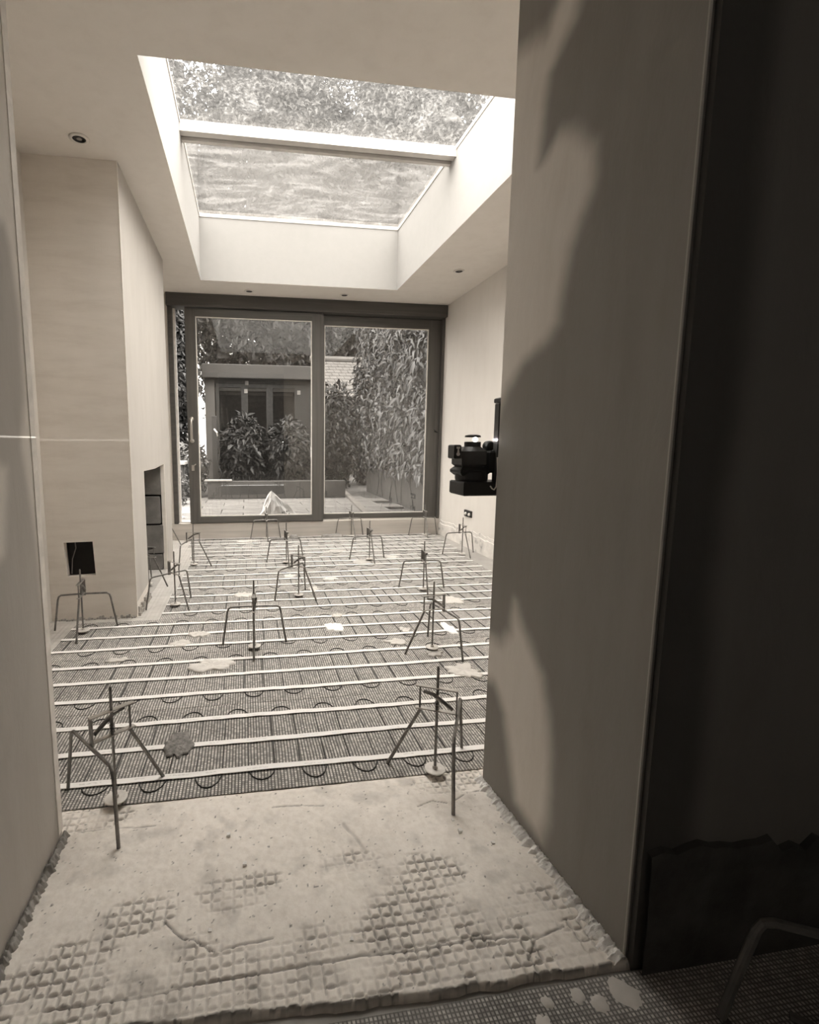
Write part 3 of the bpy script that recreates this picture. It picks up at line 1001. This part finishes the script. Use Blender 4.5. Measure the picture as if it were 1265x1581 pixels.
# ------------------------------------------------------------------ heating mats: eight rolls, three tapes each
ROLL = 0.5477
ext = [(-1.02, 2.08), (-1.03, 2.09), (-1.03, 2.08), (-0.55, 2.06), (-0.53, 2.07), (-0.52, 2.08), (-0.55, 2.16), (-0.62, 2.2)]
place = ['nearest the doorway, under the two nearest tripods', 'second row from the doorway',
         'third row from the doorway, ending before the chimney breast', 'fourth row from the doorway, beside the chimney corner',
         'fifth row from the doorway, level with the fireplace', 'sixth row from the doorway',
         'second row from the garden door', 'last row, against the garden door upstand']
for r_ in range(8):
    y0 = 1.575 + ROLL * r_
    xa, xb = ext[r_]
    root = empty('heating_mat', (xa, y0, 0.0))
    tag(root, 'heating mat with white tapes, ' + place[r_], 'heating mat', 'underfloor heating mats')
    lo, hi = y0 - .105, min(y0 + ROLL - .108, D - .016)
    MB().box(0, xb - xa, lo - y0, hi - y0, 0.0048, 0.0066).build('mesh_sheet', M['mesh'], root)
    # serpentine cable, loops standing out at both edges
    pts = []
    x = xa + 0.03 + 0.04 * random.random()
    k = 0
    ylo, yhi = y0 + .005, min(y0 + .337 - .005, D - .06)
    rad = .044
    while x + 2 * rad < xb - .02:
        out = 0.066 * random.uniform(.85, 1.15)
        out_hi = min(out, D - .018 - yhi)
        if k % 2 == 0:
            pts.append((x, ylo, .0085))
            pts.append((x + random.uniform(-.003, .003), (ylo + yhi) / 2, .0085))
            arc = [(x + rad - rad * math.cos(t), yhi + out_hi * math.sin(t), .0085) for t in np.linspace(0, math.pi, 9)]
        else:
            pts.append((x, yhi, .0085))
            pts.append((x + random.uniform(-.003, .003), (ylo + yhi) / 2, .0085))
            arc = [(x + rad - rad * math.cos(t), ylo - out * math.sin(t), .0085) for t in np.linspace(0, math.pi, 9)]
        pts += arc
        x += 2 * rad
        k += 1
    MB().tube([(p[0] - xa, p[1] - y0, p[2]) for p in pts], .0022, 5).build('heating_cable', M['cable'], root)
    for dy in (0, .167, .337):
        yy = y0 + dy
        if yy > D - .02:
            yy = D - .034
        n = int((xb - xa) / .045)
        v, f = [], []
        for i_ in range(n + 1):
            x = (xb - xa) * i_ / n
            wv = .0028 * math.sin(x * 7 + r_ * 2 + dy * 20) + .0022 * (random.random() - .5)
            hz = .0112 + .0018 * random.random()
            w = .0118 + .001 * random.random()
            v += [(x, wv - w, hz - .002), (x, wv - w, hz), (x, wv + w, hz + .0005), (x, wv + w, hz - .002)]
        for i_ in range(n):
            for q in range(4):
                f.append((i_ * 4 + q, i_ * 4 + (q + 1) % 4, i_ * 4 + 4 + (q + 1) % 4, i_ * 4 + 4 + q))
        f += [(0, 1, 2, 3), tuple(n * 4 + q for q in (3, 2, 1, 0))]
        MB().add(v, f).build('tape_strip', M['tape'], root, loc=(0, yy - y0, 0))

# ------------------------------------------------------------------ adhesive splats on the mats
splats = [(-0.186, 2.403, .13, .085, 'largest pale adhesive splat, left of the middle tripod foot', 0),
          (-0.369, 2.70, .07, .05, 'pale adhesive splat between two tapes behind the largest splat', 0),
          (-0.29, 2.82, .065, .05, 'ragged pale splat just behind and right of another, front of chimney', 0),
          (-0.05, 3.54, .085, .075, 'pale adhesive splat directly behind the pin of the middle-left tripod', 0),
          (0.50, 2.83, .06, .085, 'white streaky splat in the open middle of the mats', 1),
          (0.553, 3.02, .045, .04, 'small round pale splat beyond the white streaky one', 0),
          (0.80, 2.55, .07, .05, 'pale splat left of the straight leg of the tripod at mid right', 0),
          (0.905, 2.72, .05, .045, 'small faint splat behind the mid right tripod leg', 0),
          (1.02, 2.16, .10, .09, 'broad smeared splat on the mat behind the near right tripod', 0),
          (1.17, 2.70, .045, .10, 'white torn splat behind the curved leg of the mid right tripod', 1),
          (1.40, 3.22, .09, .10, 'long pale splat to the right of the mid right tripod top', 0),
          (-0.66, 2.53, .07, .03, 'small pale smear near the left pier on the third heating mat', 0),
          (-0.262, 1.745, .060, .10, 'dark brown scuffed patch right of the near left tripod leg', 2),
          (0.335, 4.02, .06, .06, 'pale splat at the foot of the middle tripod, left of its pin', 0),
          (0.655, 3.88, .07, .055, 'pale oval splat to the right of the middle tripod', 0),
          (1.37, 4.56, .075, .07, 'pale square splat right of the tripod in the far centre', 0),
          (1.02, 4.42, .10, .11, 'grey splat around the foot of the tripod in the far centre', 2),
          (0.90, 4.90, .10, .08, 'grey splat left of the far centre tripod top', 2),
          (0.52, 5.66, .06, .04, 'grey lump of mortar by the upstand left of centre', 3),
          (0.98, 5.66, .16, .05, 'grey heap of mortar against the middle of the upstand', 3),
          (0.48, 3.62, .05, .07, 'pale thin splat behind the right leg of the middle tripod', 0),
          (-0.02, 5.55, .12, .07, 'pale smear on the last heating mat by the upstand', 0),
          (0.95, 2.38, .055, .05, 'dull smear right under the disc of the mid right tripod', 2)]
for i_, (x, y, rx, ry, lab, kind) in enumerate(splats):
    r = np.random.default_rng(100 + i_)
    n = 44
    th = np.linspace(0, 2 * math.pi, n, endpoint=False)
    rad = 0.35 + 0.85 * vnoise(np.cos(th) * 1.7 + 4, np.sin(th) * 1.7 + 4 + i_, 60 + i_, 1.2, 2) + 0.34 * (vnoise(th * 3, th * 0 + i_, 80 + i_, 1.5, 4) - .4) * (np.arange(n) != 0)
    rad = np.clip(rad, .3, 1.5)
    hgt = .03 if kind == 3 else .0026
    v = [(0, 0, hgt * 1.1)]
    rings = ((.3, hgt), (.55, hgt), (.8, hgt * .8), (.97, hgt * .3), (1.0, -.0125))
    for q, hq in rings:
        for k in range(n):
            v.append((rx * rad[k] * q * math.cos(th[k]), ry * rad[k] * q * math.sin(th[k]), hq + (.0012 * r.normal() * (1 if kind != 3 else 4) if hq > 0 else 0)))
    f = [(0, 1 + k, 1 + (k + 1) % n) for k in range(n)]
    for q in range(len(rings) - 1):
        for k in range(n):
            l = (k + 1) % n
            f.append((1 + q * n + k, 1 + (q + 1) * n + k, 1 + (q + 1) * n + l, 1 + q * n + l))
    m = M['scuff'] if 'scuffed' in lab else (M['mortar'], M['crumb'], M['mortar_dull'], M['mortar_grey'])[kind]
    o = MB().add(v, f).build('adhesive_splat', m, None, True, loc=(x, y, .0128))
    tag(o, lab, 'splat', 'adhesive splats on the heating mats')


# ------------------------------------------------------------------ levelling tripods
def make_tripod():
    root = empty('levelling_tripod')
    mb = MB()
    mb.tube([(0, 0, .016), (0, 0, .37), (0, 0, .376)], [.0048, .0048, .003], 8)
    mb.build('pin', M['steel'], root)
    mb = MB().lathe([(.0, .014), (.032, .014), (.034, .0155), (.034, .0185), (.032, .0195), (.009, .020), (.008, .029), (0, .029)], n=24)
    mb.build('foot_disc', M['disc'], root)
    MB().cham(-.066, .070, -.0095, .0095, .299, .303, .0012).build('upper_bar', M['zinc'], root)
    low = MB().cham(-.060, .070, -.0095, .0095, .222, .226, .0012).build('lower_bar', M['zinc'], root)
    MB().cham(-.0640, -.0600, -.0105, .0105, .205, .299, .0012).build('end_plate', M['steel'], root)
    MB().tube([(.056, 0, .224), (.056, 0, .30)], .0036, 6).build('end_post', M['steel'], root)
    MB().tube([(-.050, .010, .240), (-.02, .011, .262), (.012, .011, .283), (.044, .011, .289)], [.0062, .0068, .0068, .006], 8).build('cam_lever', M['steel'], root)
    sp = [(.0072 * math.cos(t), .0072 * math.sin(t), .229 + .03 * t / (10 * math.pi)) for t in np.linspace(0, 10 * math.pi, 50)]
    MB().tube(sp, .0013, 4).build('spring', M['steel'], low)
    MB().tube([(.052, 0, .222), (.105, 0, .115), (.160, 0, .0)], [.0055, .0055, .0058], 8).build('leg', M['steel'], root)
    # the bent rod: two legs out of one bar
    h = []
    for s in (-1, 1):
        leg = [(-.075, s * .172, 0), (-.070, s * .156, .1), (-.0665, s * .143, .185), (-.066, s * .137, .203), (-.065, s * .124, .212), (-.0655, s * .06, .2135)]
        h.append(leg)
    pts = h[0] + [(-.0665, 0, .214)] + h[1][::-1]
    MB().tube(pts, .0055, 8).build('bent_legs', M['steel'], root)
    return root


trip = [  # x, y, heading of the straight leg (deg), label
    (-0.410, 1.478, 39, 'tall steel levelling tripod nearest on the left, partly behind the left pier'),
    (0.604, 1.466, 152, 'steel levelling tripod nearest on the right, its front leg on the doorway compound'),
    (0.960, 2.425, 190, 'steel levelling tripod at mid right, frame broadside, second one up from the right pier'),
    (0.026, 2.580, -92, 'steel levelling tripod in the middle left seen end-on, bent legs square to view'),
    (-0.945, 2.945, -86, 'pale steel levelling tripod in front of the small black hole in the chimney breast'),
    (-0.487, 3.360, -50, 'steel levelling tripod beside the right corner of the chimney breast'),
    (-0.760, 3.900, -20, 'steel levelling tripod half hidden in front of the fireplace opening'),
    (-0.478, 4.490, -14, 'steel levelling tripod at the far left, just beyond the fireplace opening'),
    (0.210, 5.630, -86, 'steel levelling tripod by the upstand below the white sack'),
    (0.345, 4.460, -86, 'steel levelling tripod end-on in the left half, behind the middle one'),
    (0.353, 3.450, -45, 'steel levelling tripod in the middle, frame turned to the right'),
    (1.196, 5.640, -84, 'steel levelling tripod by the upstand in front of the middle door stile'),
    (1.125, 4.475, -86, 'steel levelling tripod in the far centre on the grey splat'),
    (2.075, 5.600, -95, 'steel levelling tripod in the far right corner by the garden door frame'),
    (1.290, 3.470, -98, 'steel levelling tripod at right behind the mid right one, seen end-on'),
    (2.085, 4.570, -84, 'steel levelling tripod beside the right wall under the socket box'),
    (-0.870, 5.440, 2, 'steel levelling tripod hidden in the alcove behind the chimney breast'),
]
proto = make_tripod()
for i_, (x, y, a, lab) in enumerate(trip):
    o = proto if i_ == 0 else copy_tree(proto)
    o.location = (x, y, 0.0075)
    o.rotation_euler = (0, 0, math.radians(a))
    tag(o, lab, 'tripod', 'levelling tripods on the heating mats')

# bent tube frame lying in the dark corner, lower right
t = empty('tube_trestle', (0.89, 0.70, -0.004))
W = lambda *q: [(a - .89, b - .70, c + .004) for a, b, c in q]
MB().tube(W((.889, .705, 0.004), (.915, .704, .10), (.938, .700, .190), (.947, .697, .207), (.962, .690, .212), (1.03, .655, .212), (1.12, .61, .212)), .0085, 10).build('bent_tube', M['dull_steel'], t)
MB().cham(0, .012, -.24, .01, .0, .006, .001).build('floor_bar', M['dull_steel'], t)
MB().tube(W((1.02, .685, 0.006), (1.20, .50, .006)), .008, 8).build('floor_bar', M['dull_steel'], t)
tag(t, 'bent steel tube frame standing in the dark corner beside the pier', 'trestle')

# ------------------------------------------------------------------ recessed ceiling lights
lights = [(-0.835, 2.99, 'round recessed ceiling light nearest, left of the rooflight above the chimney breast'),
          (1.954, 4.581, 'round recessed ceiling light right of the rooflight'),
          (0.056, 5.517, 'round recessed ceiling light left of centre above the garden door'),
          (1.062, 5.489, 'round recessed ceiling light right of centre above the garden door')]
for x, y, lab in lights:
    t = empty('ceiling_light', (x, y, H))
    MB().lathe([(.046, .0), (.050, -.002), (.049, -.006), (.034, -.008), (.032, -.004), (.032, .0)], n=28).build('trim_ring', M['white_plastic'], t, True)
    baf = MB().lathe([(.0335, -.006), (.031, -.0078), (.021, -.0035), (.021, -.0012)], n=28).build('baffle', M['black'], t, True)
    MB().lathe([(.0205, -.001), (.0205, -.004), (.012, -.0065), (0, -.007)], n=20).build('lamp', M['lamp_grey'], baf, True)
    tag(t, lab, 'ceiling light', 'recessed ceiling lights')

# socket box on right wall
t = empty('socket_box', (R, 4.94, .363))
MB().cham(-.014, .004, -.085, .085, -.034, .034, .003).build('back_plate', M['black'], t)
for dy in (-.045, .04):
    MB().lathe([(.0, -.02), (.012, -.02), (.016, -.013), (.02, .0)], (-.008, dy, -.004), 12, 'x').build('terminal', M['white_plastic'], t)
MB().box(-.018, -.012, -.08, .08, .022, .03).build('lip', M['charcoal'], t)
tag(t, 'black twin socket box with two white terminals low on the right wall', 'socket')

# ------------------------------------------------------------------ line laser on its bracket, fixed to the back of the right pier
LX, LY, LZ = 0.722, 1.535, 1.107
t = empty('laser_level', (LX, LY, LZ))
mb = MB()
mb.cham(.060, .100, -.105, -.030, -.165, .128, .004)
mb.build('rail', M['black'], t)
MB().cham(.055, .104, -.110, -.024, .118, .134, .003).build('rail_cap', M['charcoal'], t)
MB().cham(.054, .062, -.06, -.034, -.16, .118, .003).build('rail_edge', M['charcoal'], t)
MB().cham(-.052, .102, -.06, .05, -.172, -.128, .004).build('base_platform', M['black'], t)
MB().lathe([(.050, -.128), (.052, -.12), (.052, -.098), (.046, -.092), (.030, -.09)], n=24).build('swivel_base', M['black'], t)
MB().cham(-.056, .044, -.042, .042, -.110, -.082, .010).build('lower_body', M['black'], t)
MB().cham(-.052, .030, -.040, .040, -.088, -.018, .014).build('upper_body', M['charcoal'], t)
mb = MB().lathe([(.026, -.018), (.026, -.004), (.0245, -.002)], n=24)
mb.build('lens_collar', M['charcoal'], t)
MB().lathe([(.0255, .012), (.024, .018), (.012, .021), (0, .021)], n=24).build('lens_cap', M['charcoal'], t)
MB().lathe([(.0, -.014), (.013, -.014), (.017, -.008), (.017, .010), (.013, .016), (0, .016)], (.05, -.012, -.016), 16, 'y').build('adjust_knob', M['black'], t)
MB().cham(.036, .07, -.05, .0, -.10, -.03, .006).build('clamp', M['black'], t)
mb = MB().cham(-.074, -.050, -.028, .02, -.056, -.012, .003)
bat = mb.build('battery_pack', M['charcoal'], t)
mb = MB()
mb.box(-.066, -.055, -.0295, -.0275, -.024, -.018)
mb.box(-.062, -.058, -.0295, -.0275, -.03, -.024)
mb.lathe([(.0, -.0295), (.006, -.0295), (.006, -.0275), (0, -.0275)], (-.060, 0, -.041), 12, 'y')
mb.box(-.063, -.057, -.0295, -.0275, -.036, -.03)
mb.build('status_mark', M['white_plastic'], bat)
MB().tube([(.055, -.062, -.05), (.056, -.066, -.10), (.054, -.066, -.142), (.047, -.066, -.152), (.04, -.066, -.148), (.034, -.066, -.14)], .0022, 6).build('wrist_cord', M['alu'], t)
gm = NT('laser aperture glow')
gm.b.inputs['Emission Color'].default_value = (1.0, 0.96, 0.9, 1)
gm.b.inputs['Emission Strength'].default_value = 30.0
mb = MB().lathe([(0, -.0075), (.0055, -.0055), (.0075, 0), (.0055, .0055), (0, .0075)], (0, -.018, .005), 14)
mb.build('laser_aperture', gm.m, t, True)
tag(t, 'black line laser on an angled bracket fixed to the back of the right pier', 'laser level')
# its level fan of light
ld = bpy.data.lights.new('laser_fan', 'POINT')
ld.shadow_soft_size = 0.0
ld.energy = 1.0
ld.use_nodes = True
lt = ld.node_tree
em = next(n for n in lt.nodes if n.type == 'EMISSION')
lg = lt.nodes.new('ShaderNodeNewGeometry')
lsx = lt.nodes.new('ShaderNodeSeparateXYZ')
lab_ = lt.nodes.new('ShaderNodeMath')
lab_.operation = 'ABSOLUTE'
lcmp = lt.nodes.new('ShaderNodeMath')
lcmp.operation = 'LESS_THAN'
lcmp.inputs[1].default_value = 0.0016
lmul = lt.nodes.new('ShaderNodeMath')
lmul.operation = 'MULTIPLY'
lmul.inputs[1].default_value = 26.0
lt.links.new(lg.outputs['Incoming'], lsx.inputs[0])
lt.links.new(lsx.outputs['Z'], lab_.inputs[0])
lt.links.new(lab_.outputs[0], lcmp.inputs[0])
lt.links.new(lcmp.outputs[0], lmul.inputs[0])
lt.links.new(lmul.outputs[0], em.inputs['Strength'])
em.inputs['Color'].default_value = (1, .96, .9, 1)
lo_ = bpy.data.objects.new('laser_fan', ld)
COL.objects.link(lo_)
lo_.parent = t
lo_.location = (.045, -.03, .004)

# ------------------------------------------------------------------ garden
G = 0.15
garden = structure(MB().box(-8, 8, D + .12, 30, -.2, G - .035).build('floor_garden', M['soil']))
MB().cham(-1.6, 2.36, D + .1, D + .26, -.1, SILL - .004, .006).build('step', M['coping'], garden)
base_slab = MB().cham(0, .592, 0, .392, 0, .034, .004)
first = None
for iy in range(7):
    for ix in range(-4, 6):
        x, y = -0.35 + ix * .6 + (.3 if iy % 2 else 0), D + .27 + iy * .4
        if x < -2.6 or x > 1.75:
            continue
        if first is None:
            first = base_slab.build('paving_slab', M['paving'], garden)
            o = first
        else:
            o = first.copy()
            COL.objects.link(o)
        o.parent = garden
        o.location = (x, y, G - .036 + random.uniform(-.002, .002))
MB().cham(-.05, .05, 0, 3.2, 0, .06, .008).build('timber_edging', M['timber_out'], garden, loc=(1.58, 6.35, G - .03)).rotation_euler = (0, 0, -.09)

# planting bed wall before the garden room
t = empty('planter_wall', (0.3, 8.55, G))
MB().cham(-.95, 1.4, 0, .12, -.02, .30, .008).build('wall_face', M['garden_wall'], t)
MB().cham(-1.0, -.55, -.02, .14, .30, .325, .004).build('coping_slab', M['coping'], t)
tag(t, 'low rendered planter wall across the garden in front of the dark shrubs', 'garden wall')

# garden room
t = empty('garden_room', (0.28, 11.0, G))
z0 = 0
MB().cham(-1.15, 1.14, -.25, 2.5, 2.27, 2.55, .01).build('fascia', M['fascia'], t)
MB().cham(-1.12, -.92, -.05, .12, 0, 2.27, .01).build('side_column', M['render_pale'], t)
MB().cham(1.0, 1.12, 0, .12, 0, 2.27, .01).build('side_column', M['garden_frame'], t)
MB().box(-1.12, -1.0, .12, 2.4, 0, 2.27).build('end_wall', M['garden_frame'], t)
MB().box(1.0, 1.12, .12, 2.4, 0, 2.27).build('end_wall', M['garden_frame'], t)
MB().box(-1.12, 1.12, 2.4, 2.5, 0, 2.27).build('back_wall', M['fascia'], t)
MB().box(-1.12, 1.12, 0, 2.5, -.03, .02).build('floor_slab', M['slab'], t)
MB().cham(-.92, 1.0, .0, .07, 2.19, 2.27, .006).build('door_head', M['garden_frame'], t)
for xa, xb in ((-.92, -.92 + .01), (-.9, -.30), (-.30, .23), (.23, .84)):
    if xb - xa < .1:
        continue
    f_ = MB().cham(xa, xa + .07, 0, .06, .02, 2.19, .006)
    f_.cham(xb - .07, xb, 0, .06, .02, 2.19, .006).cham(xa + .07, xb - .07, 0, .06, 2.1, 2.19, .006).cham(xa + .07, xb - .07, 0, .06, .02, .12, .006)
    fo = f_.build('bifold_leaf', M['garden_frame'], t)
    MB().add([(xa + .07, .03, .12), (xb - .07, .03, .12), (xb - .07, .03, 2.1), (xa + .07, .03, 2.1)], [(0, 1, 2, 3)]).build('pane', M['far_glass'], fo)
    MB().box(xa + .075, xb - .075, .35, .37, 1.98, 2.04).build('blind_rail', M['coping'], fo)
MB().cham(.84, 1.0, 0, .08, .02, 2.19, .006).build('fixed_stile', M['garden_frame'], t)
for x, z_ in ((-.27, 2.03), (-.27, 1.22), (.86, 2.02), (-.25, 2.2)):
    MB().cham(x - .035, x + .035, -.02, .0, z_ - .045, z_ + .045, .004).build('hinge', M['coping'], t)
for k, x in enumerate((-.78, -.70, -.60)):
    MB().tube([(x, .9, .05), (x - .12, 1.1, 1.75)], .025, 6).build('leaning_board', M['coping'], t)
tag(t, 'low dark garden room with three glazed folding doors behind the shrubs', 'garden room')

# tap post, bulbous leaf sprig
t = empty('tap_post', (-0.56, 9.3, G))
MB().cham(-.045, .045, -.035, .035, -.02, 1.42, .006).build('post', M['garden_frame'], t)
MB().tube([(0, -.035, 1.18), (0, -.10, 1.18), (.05, -.13, 1.12), (.06, -.13, 1.06)], .016, 8).build('tap', M['chrome'], t)
MB().tube([(.06, -.13, 1.05), (.09, -.12, .8), (.06, -.14, .55), (.12, -.2, .38), (.2, -.25, .42)], .012, 6).build('hose', M['black'], t)
tag(t, 'dark garden tap post with a bright tap, left of the dark shrubs', 'tap')

shrub('garden_shrub', 'large dark rounded shrub in front of the garden room, left half', 'shrub', (-0.05, 9.55, 0.86), (.40, .40, .66), 2600, (.13, .045), M['leaf_dark'], 31, 'dark shrubs in the planter')
shrub('garden_shrub', 'dark rounded shrub in front of the garden room, right half', 'shrub', (0.78, 9.55, 0.82), (.40, .40, .62), 2300, (.13, .045), M['leaf_dark'], 32, 'dark shrubs in the planter')
shrub('garden_shrub', 'pale feathery shrub at the left end of the planter wall', 'shrub', (-0.98, 9.2, 0.66), (.28, .28, .5), 1100, (.12, .035), M['leaf_pale'], 33)
shrub('garden_shrub', 'dark tall bush beyond the door stile, left of the leafy wall', 'shrub', (1.92, 10.75, 1.15), (.42, .42, 1.2), 3800, (.13, .05), M['leaf_dark'], 34)
shrub('garden_shrub', 'second dark bush behind the end of the leafy wall', 'shrub', (2.95, 11.6, 1.3), (.55, .6, 1.4), 3800, (.13, .05), M['leaf_dark'], 35)
shrub('garden_hedge', 'tall dark hedge at the far left seen through the open door gap', 'hedge', (-1.62, 10.2, 2.15), (.58, .6, 2.1), 15000, (.11, .065), M['leaf_dark'], 36)
shrub('garden_shrub', 'small pale shrub below the coping in the open door gap', 'shrub', (-1.12, 7.9, 0.38), (.25, .2, .24), 600, (.06, .035), M['leaf_pale'], 37)
shrub('potted_weed', 'straggly upright weed just outside the open door gap', 'plant', (-0.95, 6.75, 0.42), (.08, .08, .33), 110, (.06, .025), M['leaf'], 38, None, .006)

# canvas lean-to and white coping in the gap
t = empty('garden_bench', (-1.75, 8.6, G))
MB().cham(-.5, .75, -.1, .25, .58, .64, .008).build('bench_top', M['coping'], t)
MB().cham(-.5, -.4, -.05, .2, 0, .58, .008).build('bench_end', M['garden_wall'], t)
MB().cham(.6, .7, -.05, .2, 0, .58, .008).build('bench_end', M['garden_wall'], t)
tag(t, 'white topped bench in the garden seen through the open door gap', 'bench')
o = MB().add([(-.3, 0, 0), (.36, 0, .0), (.36, .05, .36), (.30, .05, .40), (-.3, .02, .02), (.36, .03, .0), (.36, .08, .36), (.30, .08, .40)],
             [(0, 1, 2, 3), (4, 7, 6, 5), (0, 4, 5, 1), (1, 5, 6, 2), (2, 6, 7, 3), (3, 7, 4, 0)]).build('folded_canvas', M['coping'], loc=(-1.55, 8.57, G + .64))
tag(o, 'pale folded canvas leaning on the white topped bench', 'canvas')

# leafy garden wall on the right
t = empty('leafy_wall', (2.42, 8.0, G))
MB().cham(0, .22, -2.05, 1.95, -.1, 2.5, .01).build('wall_face', M['garden_wall'], t)
r = np.random.default_rng(77)
n = 4600
yy = r.uniform(-2.1, 2.05, n)
low = 0.42 + .18 * vnoise(yy, yy * 0 + 3, 5, 2.2, 3)
zz = low + (3.3 - low) * r.random(n)
bul = .06 + .30 * vnoise(yy, zz, 9, 1.5, 3) * np.clip(zz / 1.1, .25, 1.2)
xx = -bul * (.35 + .65 * r.random(n))
end = np.clip((yy - 1.4) / .6, 0, 1)
nm = np.stack([-np.ones(n), -.25 + .5 * r.normal(size=n) * .8 + end, .35 + .4 * r.normal(size=n)], 1)
pos = np.stack([xx, yy, zz], 1)
order = np.argsort(-( -xx * 1.0 + (2.1 - yy) * .25))
near_i = order[(zz[order] < 2.3) & (yy[order] > -1.7)][:300]
rest = np.setdiff1d(np.arange(n), near_i)
v, f = leaves(len(rest), pos[rest], nm[rest], .17, .046, .45, 5)
np_mesh('foliage', v, f, M['leaf'], t)['kind'] = 'stuff'
lv, lf = leaves(1, np.zeros((1, 3)), np.array([[0., 0., 1.]]), .14, .05, 0.0, 9)
leaf_me = None
for k in near_i:
    if leaf_me is None:
        lo2 = np_mesh('leaf', np.array([(0, 0, 0), (.075, .025, .010), (.185, 0, -.03), (.075, -.025, .010), (.08, 0, .0)]), np.array([[0, 4, 1], [4, 2, 1], [0, 3, 4], [4, 3, 2]]), M['leaf'], t)
        leaf_me = lo2.data
    else:
        lo2 = bpy.data.objects.new('leaf', leaf_me)
        COL.objects.link(lo2)
        lo2.parent = t
    lo2.location = (pos[k][0] - .03, pos[k][1], pos[k][2])
    nrm_ = Vector(nm[k]).normalized()
    d = Vector((r.normal() * .4 - .25, r.normal() * .8, -.8 + .5 * r.normal()))
    d = (d - nrm_ * d.dot(nrm_)).normalized()
    s = nrm_.cross(d)
    lo2.rotation_euler = Matrix(((d.x, s.x, nrm_.x), (d.y, s.y, nrm_.y), (d.z, s.z, nrm_.z))).to_euler()
    q = r.uniform(.75, 1.25)
    lo2.scale = (q, q, q)
mb = MB()
for k in range(9):
    y = -1.8 + k * .42 + random.uniform(-.15, .15)
    w = [random.uniform(-.16, .16) for _ in range(4)]
    mb.tube([(-.015, y, 0), (-.025, y + w[0], .3), (-.03, y + w[1], .6), (-.05, y + w[2], 1.2), (-.05, y + w[3], 2.4)], [.007, .006, .006, .005, .004], 5)
mb.build('stem', M['bark'], t)
tag(t, 'garden wall covered in drooping glossy leaves on the right', 'leafy wall')

# white sack by the door
t = empty('rubble_sack', (0.36, 6.22, G))
rng2 = np.random.default_rng(12)
prof = []
n = 28
rows = ((0, 1.0, 1.0), (.04, 1.03, 1.05), (.10, .85, .95), (.17, .62, .8), (.24, .42, .6), (.29, .27, .42), (.325, .12, .2), (.345, .03, .05))
v = []
for ri, (zz_, kx, ky) in enumerate(rows):
    for k in range(n):
        th = 2 * math.pi * k / n
        fold = 1 + (.12 * math.sin(th * 5 + zz_ * 14) + .06 * math.sin(th * 9 - zz_ * 20)) * (1 if ri else .5)
        cxo = -.02 - zz_ * .15 if True else 0
        v.append((.225 * kx * fold * math.cos(th) + cxo + .05 * (1 - zz_ * 2.5), .12 * ky * fold * math.sin(th), zz_ + .008 * rng2.normal() * (ri > 0) + (0 if ri else 0.0)))
f = []
for i_ in range(len(rows) - 1):
    for k in range(n):
        l = (k + 1) % n
        f.append((i_ * n + k, i_ * n + l, (i_ + 1) * n + l, (i_ + 1) * n + k))
f.append(tuple((len(rows) - 1) * n + k for k in range(n)))
f.append(tuple(range(n - 1, -1, -1)))
MB().add(v, f).build('sack_body', M['white_sack'], t)
mb = MB()
for row in range(2):
    for k in range(4):
        x = .06 + k * .026
        zc = .062 + row * .03 + k * .006
        yb = -.146 + row * .012 + .0 * k
        mb.box(x, x + .016, yb - .006, yb, zc, zc + .006)
        mb.box(x, x + .005, yb - .006, yb, zc, zc + .02)
        if (k + row) % 2:
            mb.box(x + .011, x + .016, yb - .006, yb, zc, zc + .02)
mb.build('print', M['ink'], t)
tag(t, 'white crumpled rubble sack with faded print outside the sliding leaf', 'sack')
t = empty('rubble_sack', (-0.93, 6.42, G))
v2 = [(x * .55, y * .7, z_ * .33) for x, y, z_ in v]
MB().add(v2, f).build('sack_body', M['white_sack'], t)
tag(t, 'low white plastic sack on the ground in the open door gap', 'sack')

# neighbour's tiled roof
t = empty('neighbour_house', (3.4, 15.0, G))
MB().box(-.8, 2.8, .4, 4.6, -.3, 2.35).build('wall', M['render_pale'], t)
tile = MB()
for row in range(11):
    for c in range(17):
        x = -1.0 + c * .24 + (.12 if row % 2 else 0)
        y, z_ = row * .30, 2.3 + row * .14
        tile.add([(x, y, z_), (x + .225, y, z_), (x + .225, y + .34, z_ + .145), (x, y + .34, z_ + .145), (x, y, z_ + .035), (x + .225, y, z_ + .035), (x + .225, y + .34, z_ + .165), (x, y + .34, z_ + .165)],
                 [(0, 1, 5, 4), (4, 5, 6, 7), (0, 4, 7, 3), (1, 2, 6, 5)])
o = tile.build('roof_tiles', M['roof_tile'], t)
o['kind'] = 'stuff'
MB().tube([(-1.1, 3.35, 3.95), (3.1, 3.35, 3.95)], .1, 8).build('ridge', M['roof_tile'], t)
tag(t, 'neighbouring house with a pale tiled roof beyond the leafy wall', 'house')

# trees beyond the garden
tt = [(-5.0, 22.5, 'tall leafy tree beyond the garden, left of the garden room', 51),
      (1.2, 23.5, 'tallest leafy tree right behind the garden room, filling the upper rooflight pane', 52),
      (7.6, 22.8, 'leafy tree behind the neighbouring roof, right part of the rooflight view', 53),
      (4.2, 26.6, 'leafy tree standing furthest back, between the two rooflight trees', 56),
      (14.0, 23.5, 'far right leafy tree beyond the neighbouring roof', 54)]
for x, y, lab, sd in tt:
    zc, rz = (12.0, 11.0) if y > 26 else (9.8, 9.2)
    t = shrub('garden_tree', lab, 'tree', (x, y, zc), (4.1, 2.4, rz), 26000, (.26, .13), M['leaf_tree'], sd, 'trees beyond the garden', .22)
    p, nm = blob_points(3500, (0, 0, 9.65), (3.4, 1.7, 8.6), sd + 40, .2, .5)
    v, f = leaves(3500, p, nm, .6, .42, .2, sd)
    np_mesh('inner_foliage', v, f, M['leaf_tree'], t)['kind'] = 'stuff'
